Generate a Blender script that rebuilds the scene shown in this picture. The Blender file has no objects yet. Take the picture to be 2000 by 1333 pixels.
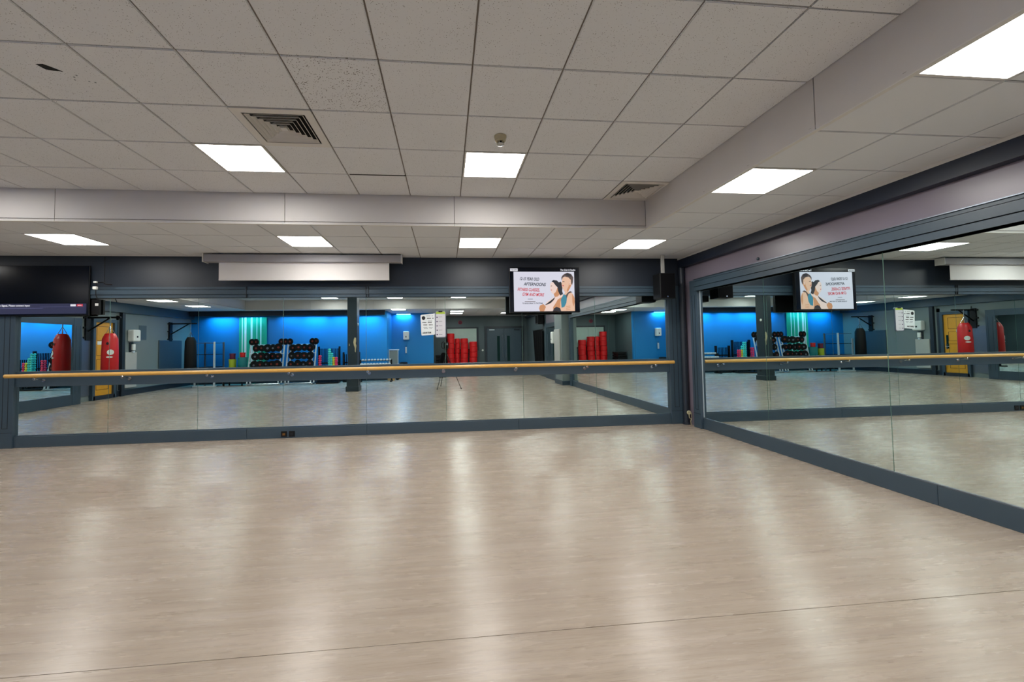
import bpy, math, random
from mathutils import Vector, Matrix
random.seed(7)
C = bpy.context.scene.collection
R = math.radians

# ---------------------------------------------------------------- measured room
W = 4.176      # right mirror wall
D = 6.948      # back mirror wall
H = 1.4436     # lens height
ZL = 2.898     # low ceiling
ZU = 3.2466    # raised ceiling
GX, GY = -2.2071, 2.0021   # ceiling grid origin, 0.6 m modules
XL = -10.1     # left wall
YB = -3.7      # blue wall
YE = -7.3      # end wall of the lobby
CX0, CX1, CY0, CY1 = -7.607, 2.55, -2.7, 5.0   # raised ceiling rectangle
def M(yp): return 2*D - yp

# ---------------------------------------------------------------- camera
cam_d = bpy.data.cameras.new('camera'); cam = bpy.data.objects.new('camera', cam_d); C.objects.link(cam)
f, yaw, pit, rol, cx, cy = 809.476, 0.0995, 0.0396, -0.016, -48.378, -26.424
sy_, cy_, sp_, cp_, sr_, cr_ = math.sin(yaw), math.cos(yaw), math.sin(pit), math.cos(pit), math.sin(rol), math.cos(rol)
F = Vector((sy_*cp_, cy_*cp_, sp_)); Rt = Vector((cy_, -sy_, 0)); U = Rt.cross(F)
R2 = Rt*cr_ + U*sr_; U2 = -Rt*sr_ + U*cr_
m3 = Matrix((R2, U2, -F)).transposed()
cam.matrix_world = Matrix.Translation((0, 0, H)) @ m3.to_4x4()
cam_d.sensor_fit = 'HORIZONTAL'; cam_d.sensor_width = 36; cam_d.lens = 36*f/2000
cam_d.shift_x = -cx/2000; cam_d.shift_y = cy/2000
cam_d.clip_start = 0.05; cam_d.clip_end = 200
bpy.context.scene.camera = cam

# ---------------------------------------------------------------- world, light levels, exposure
w = bpy.data.worlds.new('world'); bpy.context.scene.world = w; w.use_nodes = True
w.node_tree.nodes['Background'].inputs[0].default_value = (0.5, 0.55, 0.6, 1)
w.node_tree.nodes['Background'].inputs[1].default_value = 0.05
PANEL = 9.0        # emission of the ceiling panels
LED = 9          # watts of each blue strip
vs = bpy.context.scene.view_settings
bpy.context.scene.display_settings.display_device = 'sRGB'
vs.view_transform = 'Standard'; vs.look = 'None'; vs.gamma = 1; vs.use_curve_mapping = False
vs.exposure = 1.42
cyc = bpy.context.scene.cycles
cyc.max_bounces = 14; cyc.glossy_bounces = 10; cyc.diffuse_bounces = 5; cyc.transmission_bounces = 4
cyc.sample_clamp_indirect = 6; cyc.caustics_reflective = True; cyc.use_denoising = True

# ---------------------------------------------------------------- materials
def lin(c):
    return tuple(((v/255)/12.92 if v/255 <= .04045 else ((v/255+.055)/1.055)**2.4) for v in c)
def mat(name, rgb, rough=.6, metal=0, var=.06, scale=6, bump=0, bscale=200, emit=0, spec=.5):
    m = bpy.data.materials.new(name); m.use_nodes = True
    nt = m.node_tree; b = nt.nodes['Principled BSDF']
    c = lin(rgb)
    tc = nt.nodes.new('ShaderNodeTexCoord'); n = nt.nodes.new('ShaderNodeTexNoise')
    n.inputs['Scale'].default_value = scale; n.inputs['Detail'].default_value = 4
    nt.links.new(tc.outputs['Object'], n.inputs['Vector'])
    r = nt.nodes.new('ShaderNodeMix'); r.data_type = 'RGBA'
    r.inputs[6].default_value = tuple(v*(1-var) for v in c)+(1,); r.inputs[7].default_value = tuple(min(1, v*(1+var)) for v in c)+(1,)
    nt.links.new(n.outputs['Fac'], r.inputs[0]); nt.links.new(r.outputs[2], b.inputs['Base Color'])
    b.inputs['Roughness'].default_value = rough; b.inputs['Metallic'].default_value = metal
    b.inputs['Specular IOR Level'].default_value = spec
    if bump:
        n2 = nt.nodes.new('ShaderNodeTexNoise'); n2.inputs['Scale'].default_value = bscale
        nt.links.new(tc.outputs['Object'], n2.inputs['Vector'])
        bp = nt.nodes.new('ShaderNodeBump'); bp.inputs['Strength'].default_value = bump; bp.inputs['Distance'].default_value = .004
        nt.links.new(n2.outputs['Fac'], bp.inputs['Height']); nt.links.new(bp.outputs[0], b.inputs['Normal'])
    if emit:
        b.inputs['Emission Color'].default_value = c+(1,); b.inputs['Emission Strength'].default_value = emit
        nt.links.new(r.outputs[2], b.inputs['Emission Color'])
    return m

def tile_mat(name, dens, size, dark):
    m = mat(name, (212, 214, 218), .9, var=.03, scale=1.5)
    nt = m.node_tree; b = nt.nodes['Principled BSDF']
    base = b.inputs['Base Color'].links[0].from_socket
    g = nt.nodes.new('ShaderNodeNewGeometry')
    v = nt.nodes.new('ShaderNodeTexVoronoi'); v.inputs['Scale'].default_value = dens
    nt.links.new(g.outputs['Position'], v.inputs['Vector'])
    n = nt.nodes.new('ShaderNodeTexNoise'); n.inputs['Scale'].default_value = dens*.35
    nt.links.new(g.outputs['Position'], n.inputs['Vector'])
    ml = nt.nodes.new('ShaderNodeMath'); ml.operation = 'MULTIPLY'; ml.inputs[1].default_value = size*2
    nt.links.new(n.outputs['Fac'], ml.inputs[0])
    lt = nt.nodes.new('ShaderNodeMath'); lt.operation = 'LESS_THAN'
    nt.links.new(v.outputs['Distance'], lt.inputs[0]); nt.links.new(ml.outputs[0], lt.inputs[1])
    mx = nt.nodes.new('ShaderNodeMix'); mx.data_type = 'RGBA'
    k = nt.nodes.new('ShaderNodeMath'); k.operation = 'MULTIPLY'; k.inputs[1].default_value = dark
    nt.links.new(lt.outputs[0], k.inputs[0]); nt.links.new(k.outputs[0], mx.inputs[0])
    nt.links.new(base, mx.inputs[6]); mx.inputs[7].default_value = (.09, .08, .07, 1)
    nt.links.new(mx.outputs[2], b.inputs['Base Color'])
    return m

def floor_mat():
    m = mat('floor_vinyl', (176, 160, 146), .3)
    nt = m.node_tree; b = nt.nodes['Principled BSDF']
    g = nt.nodes.new('ShaderNodeNewGeometry')
    def noise(sx, sy, detail, rough=.6):
        mp = nt.nodes.new('ShaderNodeMapping'); mp.inputs['Scale'].default_value = (sx, sy, 1)
        nt.links.new(g.outputs['Position'], mp.inputs[0])
        n = nt.nodes.new('ShaderNodeTexNoise'); n.inputs['Scale'].default_value = 1; n.inputs['Detail'].default_value = detail
        n.inputs['Roughness'].default_value = rough
        nt.links.new(mp.outputs[0], n.inputs['Vector']); return n.outputs['Fac']
    def ramp(src, stops):
        r = nt.nodes.new('ShaderNodeValToRGB'); nt.links.new(src, r.inputs[0])
        e = r.color_ramp.elements
        e[0].position, e[0].color = stops[0]; e[1].position, e[1].color = stops[-1]
        for p, c in stops[1:-1]:
            x = e.new(p); x.color = c
        return r.outputs[0]
    a = ramp(noise(.7, 13, 7), [(.3, lin((160, 145, 132))+(1,)), (.5, lin((170, 156, 141))+(1,)), (.7, lin((177, 163, 151))+(1,))])
    fine = ramp(noise(6, 170, 3, .7), [(.28, (.62, .6, .58, 1)), (.45, (1, 1, 1, 1)), (.7, (1.0, 1.0, 1.0, 1))])
    mid = ramp(noise(2.2, 55, 4, .7), [(.3, (.8, .79, .79, 1)), (.55, (1, 1, 1, 1))])
    def mul(x, y, fac=1):
        q = nt.nodes.new('ShaderNodeMix'); q.data_type = 'RGBA'; q.blend_type = 'MULTIPLY'; q.inputs[0].default_value = fac
        nt.links.new(x, q.inputs[6]); nt.links.new(y, q.inputs[7]); return q.outputs[2]
    nt.links.new(mul(mul(a, fine, .8), mid, .65), b.inputs['Base Color'])
    rr = nt.nodes.new('ShaderNodeMapRange'); nt.links.new(noise(1.5, 12, 4), rr.inputs[0])
    rr.inputs[1].default_value = .3; rr.inputs[2].default_value = .7
    rr.inputs[3].default_value = .25; rr.inputs[4].default_value = .29
    nt.links.new(rr.outputs[0], b.inputs['Roughness'])
    tv = nt.nodes.new('ShaderNodeCombineXYZ'); tv.inputs[1].default_value = 1
    nt.links.new(tv.outputs[0], b.inputs['Tangent']); b.inputs['Anisotropic'].default_value = .65
    bp = nt.nodes.new('ShaderNodeBump'); bp.inputs['Strength'].default_value = .035; bp.inputs['Distance'].default_value = .002
    nt.links.new(noise(5, 90, 3), bp.inputs['Height']); nt.links.new(bp.outputs[0], b.inputs['Normal'])
    b.inputs['Specular IOR Level'].default_value = .5
    return m

MT = {}
MT['tile'] = tile_mat('mineral_fibre_tile', 85, .15, .9)
MT['tile_rough'] = tile_mat('coarse_mineral_fibre_tile', 70, .23, .85)
MT['tile_plain'] = tile_mat('faint_speckled_tile', 95, .07, .35)
MT['tbar'] = mat('ceiling_grid_metal', (118, 110, 103), .6)
MT['void'] = mat('dark_void', (12, 12, 13), .9)
MT['bulk'] = mat('bulkhead_paint', (194, 190, 188), .55, var=.03)
MT['floor'] = floor_mat()
MT['seam'] = mat('seam_dirt', (92, 80, 70), .8)
MT['slate'] = mat('slate_paint', (57, 74, 87), .38, var=.1, scale=3)
MT['slate_dark'] = mat('dark_slate_paint', (33, 41, 52), .45, var=.1, scale=3)
MT['navy'] = mat('navy_paint', (22, 32, 50), .4, var=.1, scale=2)
MT['groove'] = mat('groove_shadow', (24, 30, 38), .7)
MT['mauve'] = mat('mauve_grey_paint', (128, 119, 132), .3, var=.08, scale=2)
MT['grey_wall'] = mat('grey_green_paint', (116, 126, 126), .5, var=.08, scale=1.2)
MT['grey_mid'] = mat('mid_grey_paint', (72, 86, 92), .5, var=.08, scale=1.2)
MT['blue'] = mat('blue_paint', (0, 116, 180), .5, var=.06, scale=1.5)
MT['mirror'] = mat('mirror_silver', (226, 240, 238), 0.0, 1, var=0)
MT['mirror_edge'] = mat('mirror_edge_glass', (120, 150, 140), .2)
MT['column'] = mat('column_paint', (36, 50, 58), .4, var=.1)
MT['hub_red'] = mat('dark_red_hub', (120, 34, 22), .5)
MT['barre'] = mat('varnished_beech', (214, 165, 84), .3, var=.12, scale=8)
MT['chrome'] = mat('chrome', (200, 202, 205), .2, 1)
MT['steel'] = mat('brushed_steel', (120, 128, 140), .35, .8)
MT['silver'] = mat('silver_paint', (196, 206, 214), .35, .3)
MT['black'] = mat('black_plastic', (7, 8, 11), .5, spec=.3)
MT['black_matt'] = mat('black_fabric', (9, 9, 12), .95, spec=.1)
MT['rubber'] = mat('black_rubber', (10, 10, 12), .7, spec=.25)
MT['white'] = mat('white_plastic', (225, 226, 222), .4)
MT['cream'] = mat('cream_plastic', (176, 166, 136), .5)
MT['screen_cloth'] = mat('projection_cloth', (222, 218, 216), .85, var=.02)
MT['screen_case'] = mat('projection_case', (150, 148, 152), .5)
MT['red'] = mat('red_vinyl', (196, 22, 26), .4, var=.08)
MT['maroon'] = mat('maroon_rubber', (96, 20, 50), .6)
MT['lime'] = mat('lime_plastic', (160, 176, 40), .5)
MT['teal'] = mat('teal_plastic', (20, 118, 120), .5)
MT['teal_lt'] = mat('aqua_neoprene', (60, 200, 190), .5)
MT['pink'] = mat('pink_neoprene', (226, 50, 96), .5)
MT['yellow'] = mat('yellow_neoprene', (214, 200, 50), .5)
MT['door_wood'] = mat('yellow_oak_veneer', (214, 152, 38), .4, var=.14, scale=5)
MT['door_wood_dk'] = mat('oak_groove', (120, 78, 18), .5)
MT['wood'] = mat('pale_wood', (190, 150, 96), .5, var=.1)
MT['glass_dark'] = mat('wired_glass', (20, 46, 44), .1)
MT['board'] = mat('pale_green_board', (170, 190, 182), .3)
MT['panel_lt'] = mat('pale_grey_board', (172, 172, 168), .5)
MT['peel'] = mat('bare_plaster', (196, 184, 150), .9)
MT['stripe_g'] = mat('green_curtain_fabric', (30, 170, 135), .8)
MT['stripe_w'] = mat('white_curtain_fabric', (228, 240, 240), .8)
MT['purple'] = mat('purple_print', (70, 50, 90), .6)
MT['green'] = mat('green_print', (165, 190, 60), .6)
MT['paper'] = mat('white_card', (226, 232, 234), .5)
MT['paper_grey'] = mat('pale_grey_card', (205, 205, 212), .5)
MT['ink'] = mat('black_print', (16, 18, 26), .6)
MT['ink_grey'] = mat('grey_print', (120, 126, 136), .6)
MT['flex'] = mat('cream_cable', (180, 172, 140), .6)
MT['lamp'] = mat('lit_diffuser', (255, 252, 246), .5, emit=PANEL, var=0)
MT['lamp_frame'] = mat('white_trim', (205, 202, 198), .5)
def glow(name, rgb, s=1.0):
    m = mat(name, rgb, .5, emit=s, var=0); b = m.node_tree.nodes['Principled BSDF']
    for l in list(b.inputs['Base Color'].links): m.node_tree.links.remove(l)
    b.inputs['Base Color'].default_value = (.01, .01, .01, 1); return m
SC = .37
MT['s_bg'] = glow('slide_background', (212, 212, 226), SC)
MT['s_dark'] = glow('slide_dark_ink', (18, 32, 48), SC)
MT['s_red'] = glow('slide_red_ink', (196, 44, 62), SC)
MT['s_skin'] = glow('slide_skin', (226, 184, 156), SC)
MT['s_skin2'] = glow('slide_skin_shade', (198, 138, 96), SC)
MT['s_skin3'] = glow('slide_skin_light', (232, 206, 196), SC)
MT['s_hair'] = glow('slide_black_hair', (20, 22, 36), SC)
MT['s_hair2'] = glow('slide_brown_hair', (84, 66, 62), SC)
MT['s_teal'] = glow('slide_teal_vest', (44, 128, 150), SC)
MT['s_white'] = glow('slide_white_label', (225, 225, 232), SC)
MT['s_navy'] = glow('slide_banner_navy', (28, 34, 74), .3)
MT['s_navy2'] = glow('slide_banner_line', (90, 92, 140), .3)
MT['s_off'] = mat('dark_tv_glass', (4, 10, 22), .2, spec=.2)

# ---------------------------------------------------------------- mesh builder
class MB:
    def __init__(s): s.v = []; s.f = []; s.mi = []; s.sm = []; s.ms = []
    def _m(s, m):
        if m not in s.ms: s.ms.append(m)
        return s.ms.index(m)
    def add(s, vs, fs, m, smooth=False):
        o = len(s.v); s.v += [tuple(v) for v in vs]; i = s._m(m)
        for f_ in fs: s.f.append([o+k for k in f_]); s.mi.append(i); s.sm.append(smooth)
        return s
    def box(s, x0, x1, y0, y1, z0, z1, m='slate', bev=0):
        if x0 > x1: x0, x1 = x1, x0
        if y0 > y1: y0, y1 = y1, y0
        if z0 > z1: z0, z1 = z1, z0
        if bev:
            b = min(bev, (x1-x0)/2.2, (y1-y0)/2.2, (z1-z0)/2.2)
            import bmesh
            bm = bmesh.new(); bmesh.ops.create_cube(bm, size=1)
            for v in bm.verts: v.co = Vector(((x0+x1)/2+v.co.x*(x1-x0), (y0+y1)/2+v.co.y*(y1-y0), (z0+z1)/2+v.co.z*(z1-z0)))
            bmesh.ops.bevel(bm, geom=bm.edges[:], offset=b, segments=2, affect='EDGES', profile=.5)
            s.add([v.co for v in bm.verts], [[v.index for v in f_.verts] for f_ in bm.faces], m, False); bm.free(); return s
        v = [(x0,y0,z0),(x1,y0,z0),(x1,y1,z0),(x0,y1,z0),(x0,y0,z1),(x1,y0,z1),(x1,y1,z1),(x0,y1,z1)]
        return s.add(v, [(0,3,2,1),(4,5,6,7),(0,1,5,4),(1,2,6,5),(2,3,7,6),(3,0,4,7)], m)
    def tube(s, a, b, r, m='chrome', n=10, r2=None, caps=True):
        a = Vector(a); b = Vector(b); d = (b-a).normalized(); r2 = r if r2 is None else r2
        u = d.orthogonal().normalized(); w_ = d.cross(u)
        v = [a+(u*math.cos(2*math.pi*k/n)+w_*math.sin(2*math.pi*k/n))*r for k in range(n)] + [b+(u*math.cos(2*math.pi*k/n)+w_*math.sin(2*math.pi*k/n))*r2 for k in range(n)]
        s.add(v, [(k, (k+1) % n, n+(k+1) % n, n+k) for k in range(n)], m, True)
        if caps: s.add(v, [tuple(range(n))[::-1], tuple(range(n, 2*n))], m)
        return s
    def path(s, pts, r, m='chrome', n=8):
        for a, b in zip(pts, pts[1:]): s.tube(a, b, r, m, n)
        return s
    def lathe(s, prof, o, m, axis='z', n=20, sx=1.0, sy=1.0):
        # prof: list of (r, h) along axis
        v = []
        for r, h in prof:
            for k in range(n):
                a = 2*math.pi*k/n; p, q = r*math.cos(a)*sx, r*math.sin(a)*sy
                v.append({'z': (o[0]+p, o[1]+q, o[2]+h), 'y': (o[0]+p, o[1]+h, o[2]+q), 'x': (o[0]+h, o[1]+p, o[2]+q)}[axis])
        fs = []
        for i in range(len(prof)-1):
            for k in range(n): fs.append((i*n+k, i*n+(k+1) % n, (i+1)*n+(k+1) % n, (i+1)*n+k))
        fs.append(tuple(range(n))[::-1]); fs.append(tuple(range((len(prof)-1)*n, len(prof)*n)))
        return s.add(v, fs, m, True)
    def prism(s, pts, ax, h0, h1, m):
        # pts 2D; ax 'y' => (x,z) extruded along y ; 'x' => (y,z) ; 'z' => (x,y)
        def P(p, h): return {'y': (p[0], h, p[1]), 'x': (h, p[0], p[1]), 'z': (p[0], p[1], h)}[ax]
        n = len(pts); v = [P(p, h0) for p in pts]+[P(p, h1) for p in pts]
        return s.add(v, [tuple(range(n)), tuple(range(n, 2*n))[::-1]]+[(k, n+k, n+(k+1) % n, (k+1) % n) for k in range(n)], m)
    def build(s, name, parent=None, at=None):
        me = bpy.data.meshes.new(name)
        o3 = Vector(at) if at is not None else (world_loc(parent) if parent else Vector((0, 0, 0)))
        me.from_pydata([tuple(Vector(v)-o3) for v in s.v], [], s.f)
        for m_ in s.ms: me.materials.append(MT[m_])
        me.polygons.foreach_set('material_index', s.mi); me.polygons.foreach_set('use_smooth', s.sm)
        import bmesh
        bm = bmesh.new(); bm.from_mesh(me); bmesh.ops.recalc_face_normals(bm, faces=bm.faces); bm.to_mesh(me); bm.free()
        if any(s.sm): me.set_sharp_from_angle(angle=R(40))
        me.update()
        o = bpy.data.objects.new(name, me); C.objects.link(o)
        if parent: o.parent = parent
        elif at is not None: o.location = at
        return o
def world_loc(o):
    l = Vector(o.location)
    while o.parent: o = o.parent; l += Vector(o.location)
    return l
def thing(name, label, cat, loc=(0, 0, 0), group=None):
    o = bpy.data.objects.new(name, None); C.objects.link(o); o.location = loc; o.empty_display_size = .05
    tag(o, label, cat, group); return o
def tag(o, label, cat, group=None):
    o['label'] = label; o['category'] = cat
    if group: o['group'] = group
    return o
def struct(o, label=None):
    o['kind'] = 'structure'
    if label: o['label'] = label
    return o
def sroot(name, label=None, loc=(0, 0, 0)):
    o = bpy.data.objects.new(name, None); C.objects.link(o); o.location = loc; return struct(o, label)
def copy_tree(o, parent=None):
    c = o.copy(); C.objects.link(c); c.parent = parent
    for ch in list(o.children): copy_tree(ch, c)
    return c
def text(name, body, x, y, z, size, m, parent, rx=90, rz=0, shear=0, align='LEFT', sx=1.0, tilt=0):
    cu = bpy.data.curves.new(name, 'FONT'); cu.body = body; cu.size = size; cu.shear = shear; cu.align_x = align
    cu.extrude = .0004; cu.offset = size*.022; cu.materials.append(MT[m])
    tmp = bpy.data.objects.new(name, cu); C.objects.link(tmp); bpy.context.view_layer.update()
    me = bpy.data.meshes.new_from_object(tmp.evaluated_get(bpy.context.evaluated_depsgraph_get()))
    bpy.data.objects.remove(tmp)
    if not me.materials: me.materials.append(MT[m])
    o = bpy.data.objects.new(name, me); C.objects.link(o)
    o.parent = parent; o.location = Vector((x, y, z)) - world_loc(parent)
    o.rotation_euler = (R(rx), R(tilt), R(rz)); o.scale = (sx, 1, 1)
    return o

# ================================================================ SETTING
# floor: vinyl sheets with a seam between them
fl = sroot('floor', 'pale beige wood grain vinyl floor')
MB().box(XL-.1, W+.1, YE-.1, D+.1, -.1, -.004, 'seam').build('subfloor', fl)
for y0, y1 in ((YE, 2.095), (2.099, 2.099+2), (2.099+2.0008, D+.02)):
    MB().box(XL, W+.02, y0, y1, -.004, 0, 'floor').build('vinyl_sheet', fl)

# ceilings
up = sroot('ceiling', 'raised suspended ceiling of speckled mineral tiles')
lo = sroot('ceiling_border', 'lower suspended ceiling around the raised middle')
MB().box(CX0-.1, CX1+.1, CY0-.1, CY1+.1, ZU+.03, ZU+.08, 'void').build('slab', up)
lowreg = [(XL, W, CY1, D), (CX1, W, YE, CY1), (XL, CX0, YB, CY1), (CX0, CX1, YB, CY0), (-2.45, CX1, YE, YB)]
mb = MB()
for x0, x1, y0, y1 in ((XL, W, CY1+.05, D), (CX1+.05, W, YE, CY1+.05), (XL, CX0-.05, YB, CY1+.05), (CX0-.05, CX1+.05, YB, CY0-.05), (-2.45, CX1+.05, YE, YB)): mb.box(x0, x1, y0, y1, ZL+.03, ZL+.08, 'void')
mb.build('slab', lo)
lights_up = [(0, 3), (4, 3), (-5, 3), (0, -2), (4, -2), (-4, -2), (-8, -2), (4, -7), (0, -7), (-4, -7)]
lights_lo = [(-5, 6), (0, 6), (4, 6), (8, 6), (8, 2), (8, -1), (8, -5), (8, -9), (8, -13), (-11, -3), (-11, -6), (-11, 1), (4, -11), (4, -13), (0, -9), (-10, 6)]
vents = [(1, 2), (7, 4)]
big = {}
def tile_mesh(m):
    b = MB(); h = .2945
    # plate with a shallow step so every tile stands proud of its grid
    b.box(-h, h, -h, h, .004, .02, m)
    b.box(-h+.004, h-.004, -h+.004, h-.004, 0, .004, m)
    o = b.build('tile_proto'); me = o.data; bpy.data.objects.remove(o); return me
tm = {k: tile_mesh(k) for k in ('tile', 'tile_rough', 'tile_plain')}
def tiles(root, region, z, skip, kind, bars, rest):
    x0, x1, y0, y1 = region
    i0 = math.floor((x0-GX)/.6+.02); i1 = math.ceil((x1-GX)/.6-.02)
    j0 = math.floor((y0-GY)/.6+.02); j1 = math.ceil((y1-GY)/.6-.02)
    for i in range(i0, i1):
        for j in range(j0, j1):
            if (i, j) in skip: continue
            xa, xb = max(GX+.6*i, x0), min(GX+.6*i+.6, x1); ya, yb = max(GY+.6*j, y0), min(GY+.6*j+.6, y1)
            if xb-xa < .04 or yb-ya < .04: continue
            seen = GY+.6*j+.6 > 1.3 and xa > -1.15*yb-1.3
            if seen:
                full = xb-xa > .597 and yb-ya > .597
                km = 'tile_rough' if (z > 3 and (i, j) == (2, 1)) else kind
                if full:
                    o = bpy.data.objects.new('tile', tm[km]); C.objects.link(o); o.parent = root
                    o.location = ((xa+xb)/2, (ya+yb)/2, z+random.uniform(-.0006, .0006))
                    o.rotation_euler = (R(random.uniform(-.06, .06)), R(random.uniform(-.06, .06)), 0)
                else:
                    MB().box(xa+.0055, xb-.0055, ya+.0055, yb-.0055, z, z+.02, km).build('tile', root)
            else:
                rest.box(xa+.0055, xb-.0055, ya+.0055, yb-.0055, z, z+.02, kind)
    for i in range(i0, i1+1):
        x = GX+.6*i
        if x0-.01 <= x <= x1+.01: bars.box(x-.010, x+.010, y0, y1, z+.012, z+.016, 'tbar')
    for j in range(j0, j1+1):
        y = GY+.6*j
        if y0-.01 <= y <= y1+.01: bars.box(x0, x1, y-.010, y+.010, z+.0125, z+.0155, 'tbar')
bars, rest = MB(), MB()
tiles(up, (CX0, CX1, CY0, CY1), ZU, set(lights_up) | set(vents), 'tile', bars, rest)
bars.build('grid_bars', up); r_ = rest.build('far_tiles', up); r_['kind'] = 'stuff'
bars, rest = MB(), MB()
for rg in lowreg: tiles(lo, rg, ZL, set(lights_lo), 'tile_plain', bars, rest)
bars.build('grid_bars', lo); r_ = rest.build('far_tiles', lo); r_['kind'] = 'stuff'
# chipped hole and sagging tile edge in the raised ceiling
h = MB(); h.prism([(-2.545, 2.80), (-2.50, 2.795), (-2.475, 2.82), (-2.44, 2.865), (-2.49, 2.86), (-2.53, 2.85)], 'z', ZU-.0012, ZU-.0004, 'void')
for q in ((-2.42, 2.92), (-2.39, 2.90), (-2.36, 2.96), (-2.44, 2.95), (-2.33, 2.97)): h.tube((q[0], q[1], ZU-.001), (q[0], q[1], ZU), .006, 'ink_grey', 6)
o = h.build('chipped_hole', up); o['label'] = 'black chipped hole with small marks in one ceiling tile'
MB().box(GX+1.22, GX+1.80, GY+2.39, GY+2.412, ZU-.002, ZU+.006, 'void').build('open_joint', up)

# bulkhead between the two ceiling levels
bk = sroot('trim_1', 'pale boxed bulkhead stepping up to the raised ceiling')
def bulkx(y, xs, s):
    for a, b in zip(xs, xs[1:]): MB().box(a+.003, b-.003, y, y+s*.03, ZL-.012, ZU+.03, 'bulk').build('bulkhead_panel', bk)
def bulky(x, ys, s):
    for a, b in zip(ys, ys[1:]): MB().box(x, x+s*.03, a+.004, b-.004, ZL-.012, ZU+.03, 'bulk').build('bulkhead_panel', bk)
bulkx(CY1, [CX0, -6.75, -4.31, -1.86, .12, CX1], 1); bulkx(CY0, [CX0, -5.2, -2.8, -.4, CX1], -1)
bulky(CX1, [CY0, -.3, 2.56, CY1], 1); bulky(CX0, [CY0, -.3, 2.1, CY1], -1)
a = MB(); e = .035
a.box(CX0-e, CX1+e, CY1+.0, CY1+e, ZL-.018, ZL-.012, 'lamp_frame'); a.box(CX0-e, CX1+e, CY0-e, CY0, ZL-.018, ZL-.012, 'lamp_frame')
a.box(CX1, CX1+e, CY0, CY1, ZL-.018, ZL-.012, 'lamp_frame'); a.box(CX0-e, CX0, CY0, CY1, ZL-.018, ZL-.012, 'lamp_frame')
a.build('edge_strip', bk)
b_ = MB()
for a_, c_ in ((CY1+.03, CY1+.05), (CY0-.05, CY0-.03)): b_.box(CX0-.05, CX1+.05, a_, c_, ZL+.03, ZU+.08, 'void')
for a_, c_ in ((CX1+.03, CX1+.05), (CX0-.05, CX0-.03)): b_.box(a_, c_, CY0, CY1, ZL+.03, ZU+.08, 'void')
b_.build('bulkhead_core', bk)

# walls
wb = sroot('wall_back', 'dark slate wall above and around the long mirror')
MB().box(XL-.1, W+.12, D+.02, D+.14, 0, ZL+.05, 'slate_dark').build('wall_face', wb)
MB().box(-6.9, W-.08, D-.03, D+.02, 2.415, ZL, 'slate_dark').build('upper_panel', wb)
MB().box(XL, -6.9, D-.03, D+.02, 0, ZL, 'grey_mid').build('side_panel', wb)
wr = sroot('wall_right', 'mauve grey wall strip and navy beam over the side mirror')
MB().box(W+.02, W+.14, YE-.1, D+.1, 0, ZL+.05, 'mauve').build('wall_face', wr)
MB().box(W-.08, W+.02, YE, D-.03, 2.725, ZL-.002, 'navy').build('navy_beam', wr)
MB().box(W-.085, W-.06, YE, D-.03, ZL-.03, ZL-.001, 'lamp_frame').build('cornice_strip', wr)
MB().box(W-.0, W+.02, YE, -3.2, 0, 2.72, 'grey_mid').build('lobby_panel', wr)
wl = sroot('wall_left', 'grey wall with mirror and yellow door')
MB().box(XL-.12, XL, YE-.1, D+.1, 0, ZL+.05, 'grey_wall').build('wall_face', wl)
MB().box(XL, XL+.12, YB, D-.03, 2.60, ZL-.002, 'slate').build('slate_beam', wl)
wf = sroot('wall_front', 'bright blue wall behind the gym equipment')
MB().box(XL-.1, -2.45, YB-.12, YB, 0, ZL+.05, 'blue').build('blue_face', wf)
MB().box(-2.57, -2.45, -5.2, YB-.12, 0, ZL+.05, 'blue').build('blue_return', wf)
MB().box(-2.57, -.57, -5.32, -5.2, 0, ZL+.05, 'blue').build('blue_recess', wf)
we = sroot('wall_end', 'grey end wall of the lobby with double doors')
MB().box(-.69, -.57, YE-.1, -5.32, 0, ZL+.05, 'grey_mid').build('lobby_side', we)
MB().box(-.69, W+.1, YE-.12, YE, 0, ZL+.05, 'grey_mid').build('lobby_end', we)
bl = sroot('trim_2', 'dark valance along the top of the blue wall')
MB().box(XL+.125, -2.47, YB+.34, YB+.37, 2.70, ZL-.002, 'navy').build('valance_board', bl)
MB().box(XL+.125, -2.47, YB+.002, YB+.34, 2.86, 2.885, 'navy').build('valance_top', bl)
# skirting
sk = sroot('baseboard_front', 'dark green skirting at the foot of the blue wall')
s_ = MB(); s_.box(XL+.02, -2.45, YB+.001, YB+.025, 0, .14, 'slate_dark'); s_.box(-2.449, -2.425, -5.2, YB, 0, .14, 'slate_dark'); s_.box(-2.45, -.57, -5.199, -5.175, 0, .14, 'slate_dark'); s_.build('skirting_board', sk)
sk = sroot('baseboard_left', 'dark skirting along the left wall')
s_ = MB(); s_.box(XL, XL+.03, YB+.03, .05, 0, .17, 'slate_dark'); s_.box(XL, XL+.045, YB+.03, .05, .17, .19, 'slate'); s_.build('skirting_board', sk)
sk = sroot('baseboard_back', 'slate kickboard under the long back mirror')
for a_, c_ in zip([-6.45, -3.14, -1.29, 1.2, 3.9], [-3.14, -1.29, 1.2, 3.9, 3.9]):
    if c_ > a_: MB().box(a_+.001, c_-.001, D-.022, D+.02, 0, .165, 'slate', .004).build('kickboard', sk)
MB().box(-6.45, 3.9, D-.012, D-.001, .165, .180, 'slate').build('bead', sk)
sk = sroot('baseboard_right', 'slate kickboard under the side mirror')
for a_, c_ in ((6.44, 3.2), (3.2, .45)): MB().box(W-.012, W+.02, c_+.001, a_-.001, 0, .175, 'slate', .004).build('kickboard', sk)
MB().box(W-.014, W-.001, .45, 6.44, .175, .183, 'steel').build('bead', sk)

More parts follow.
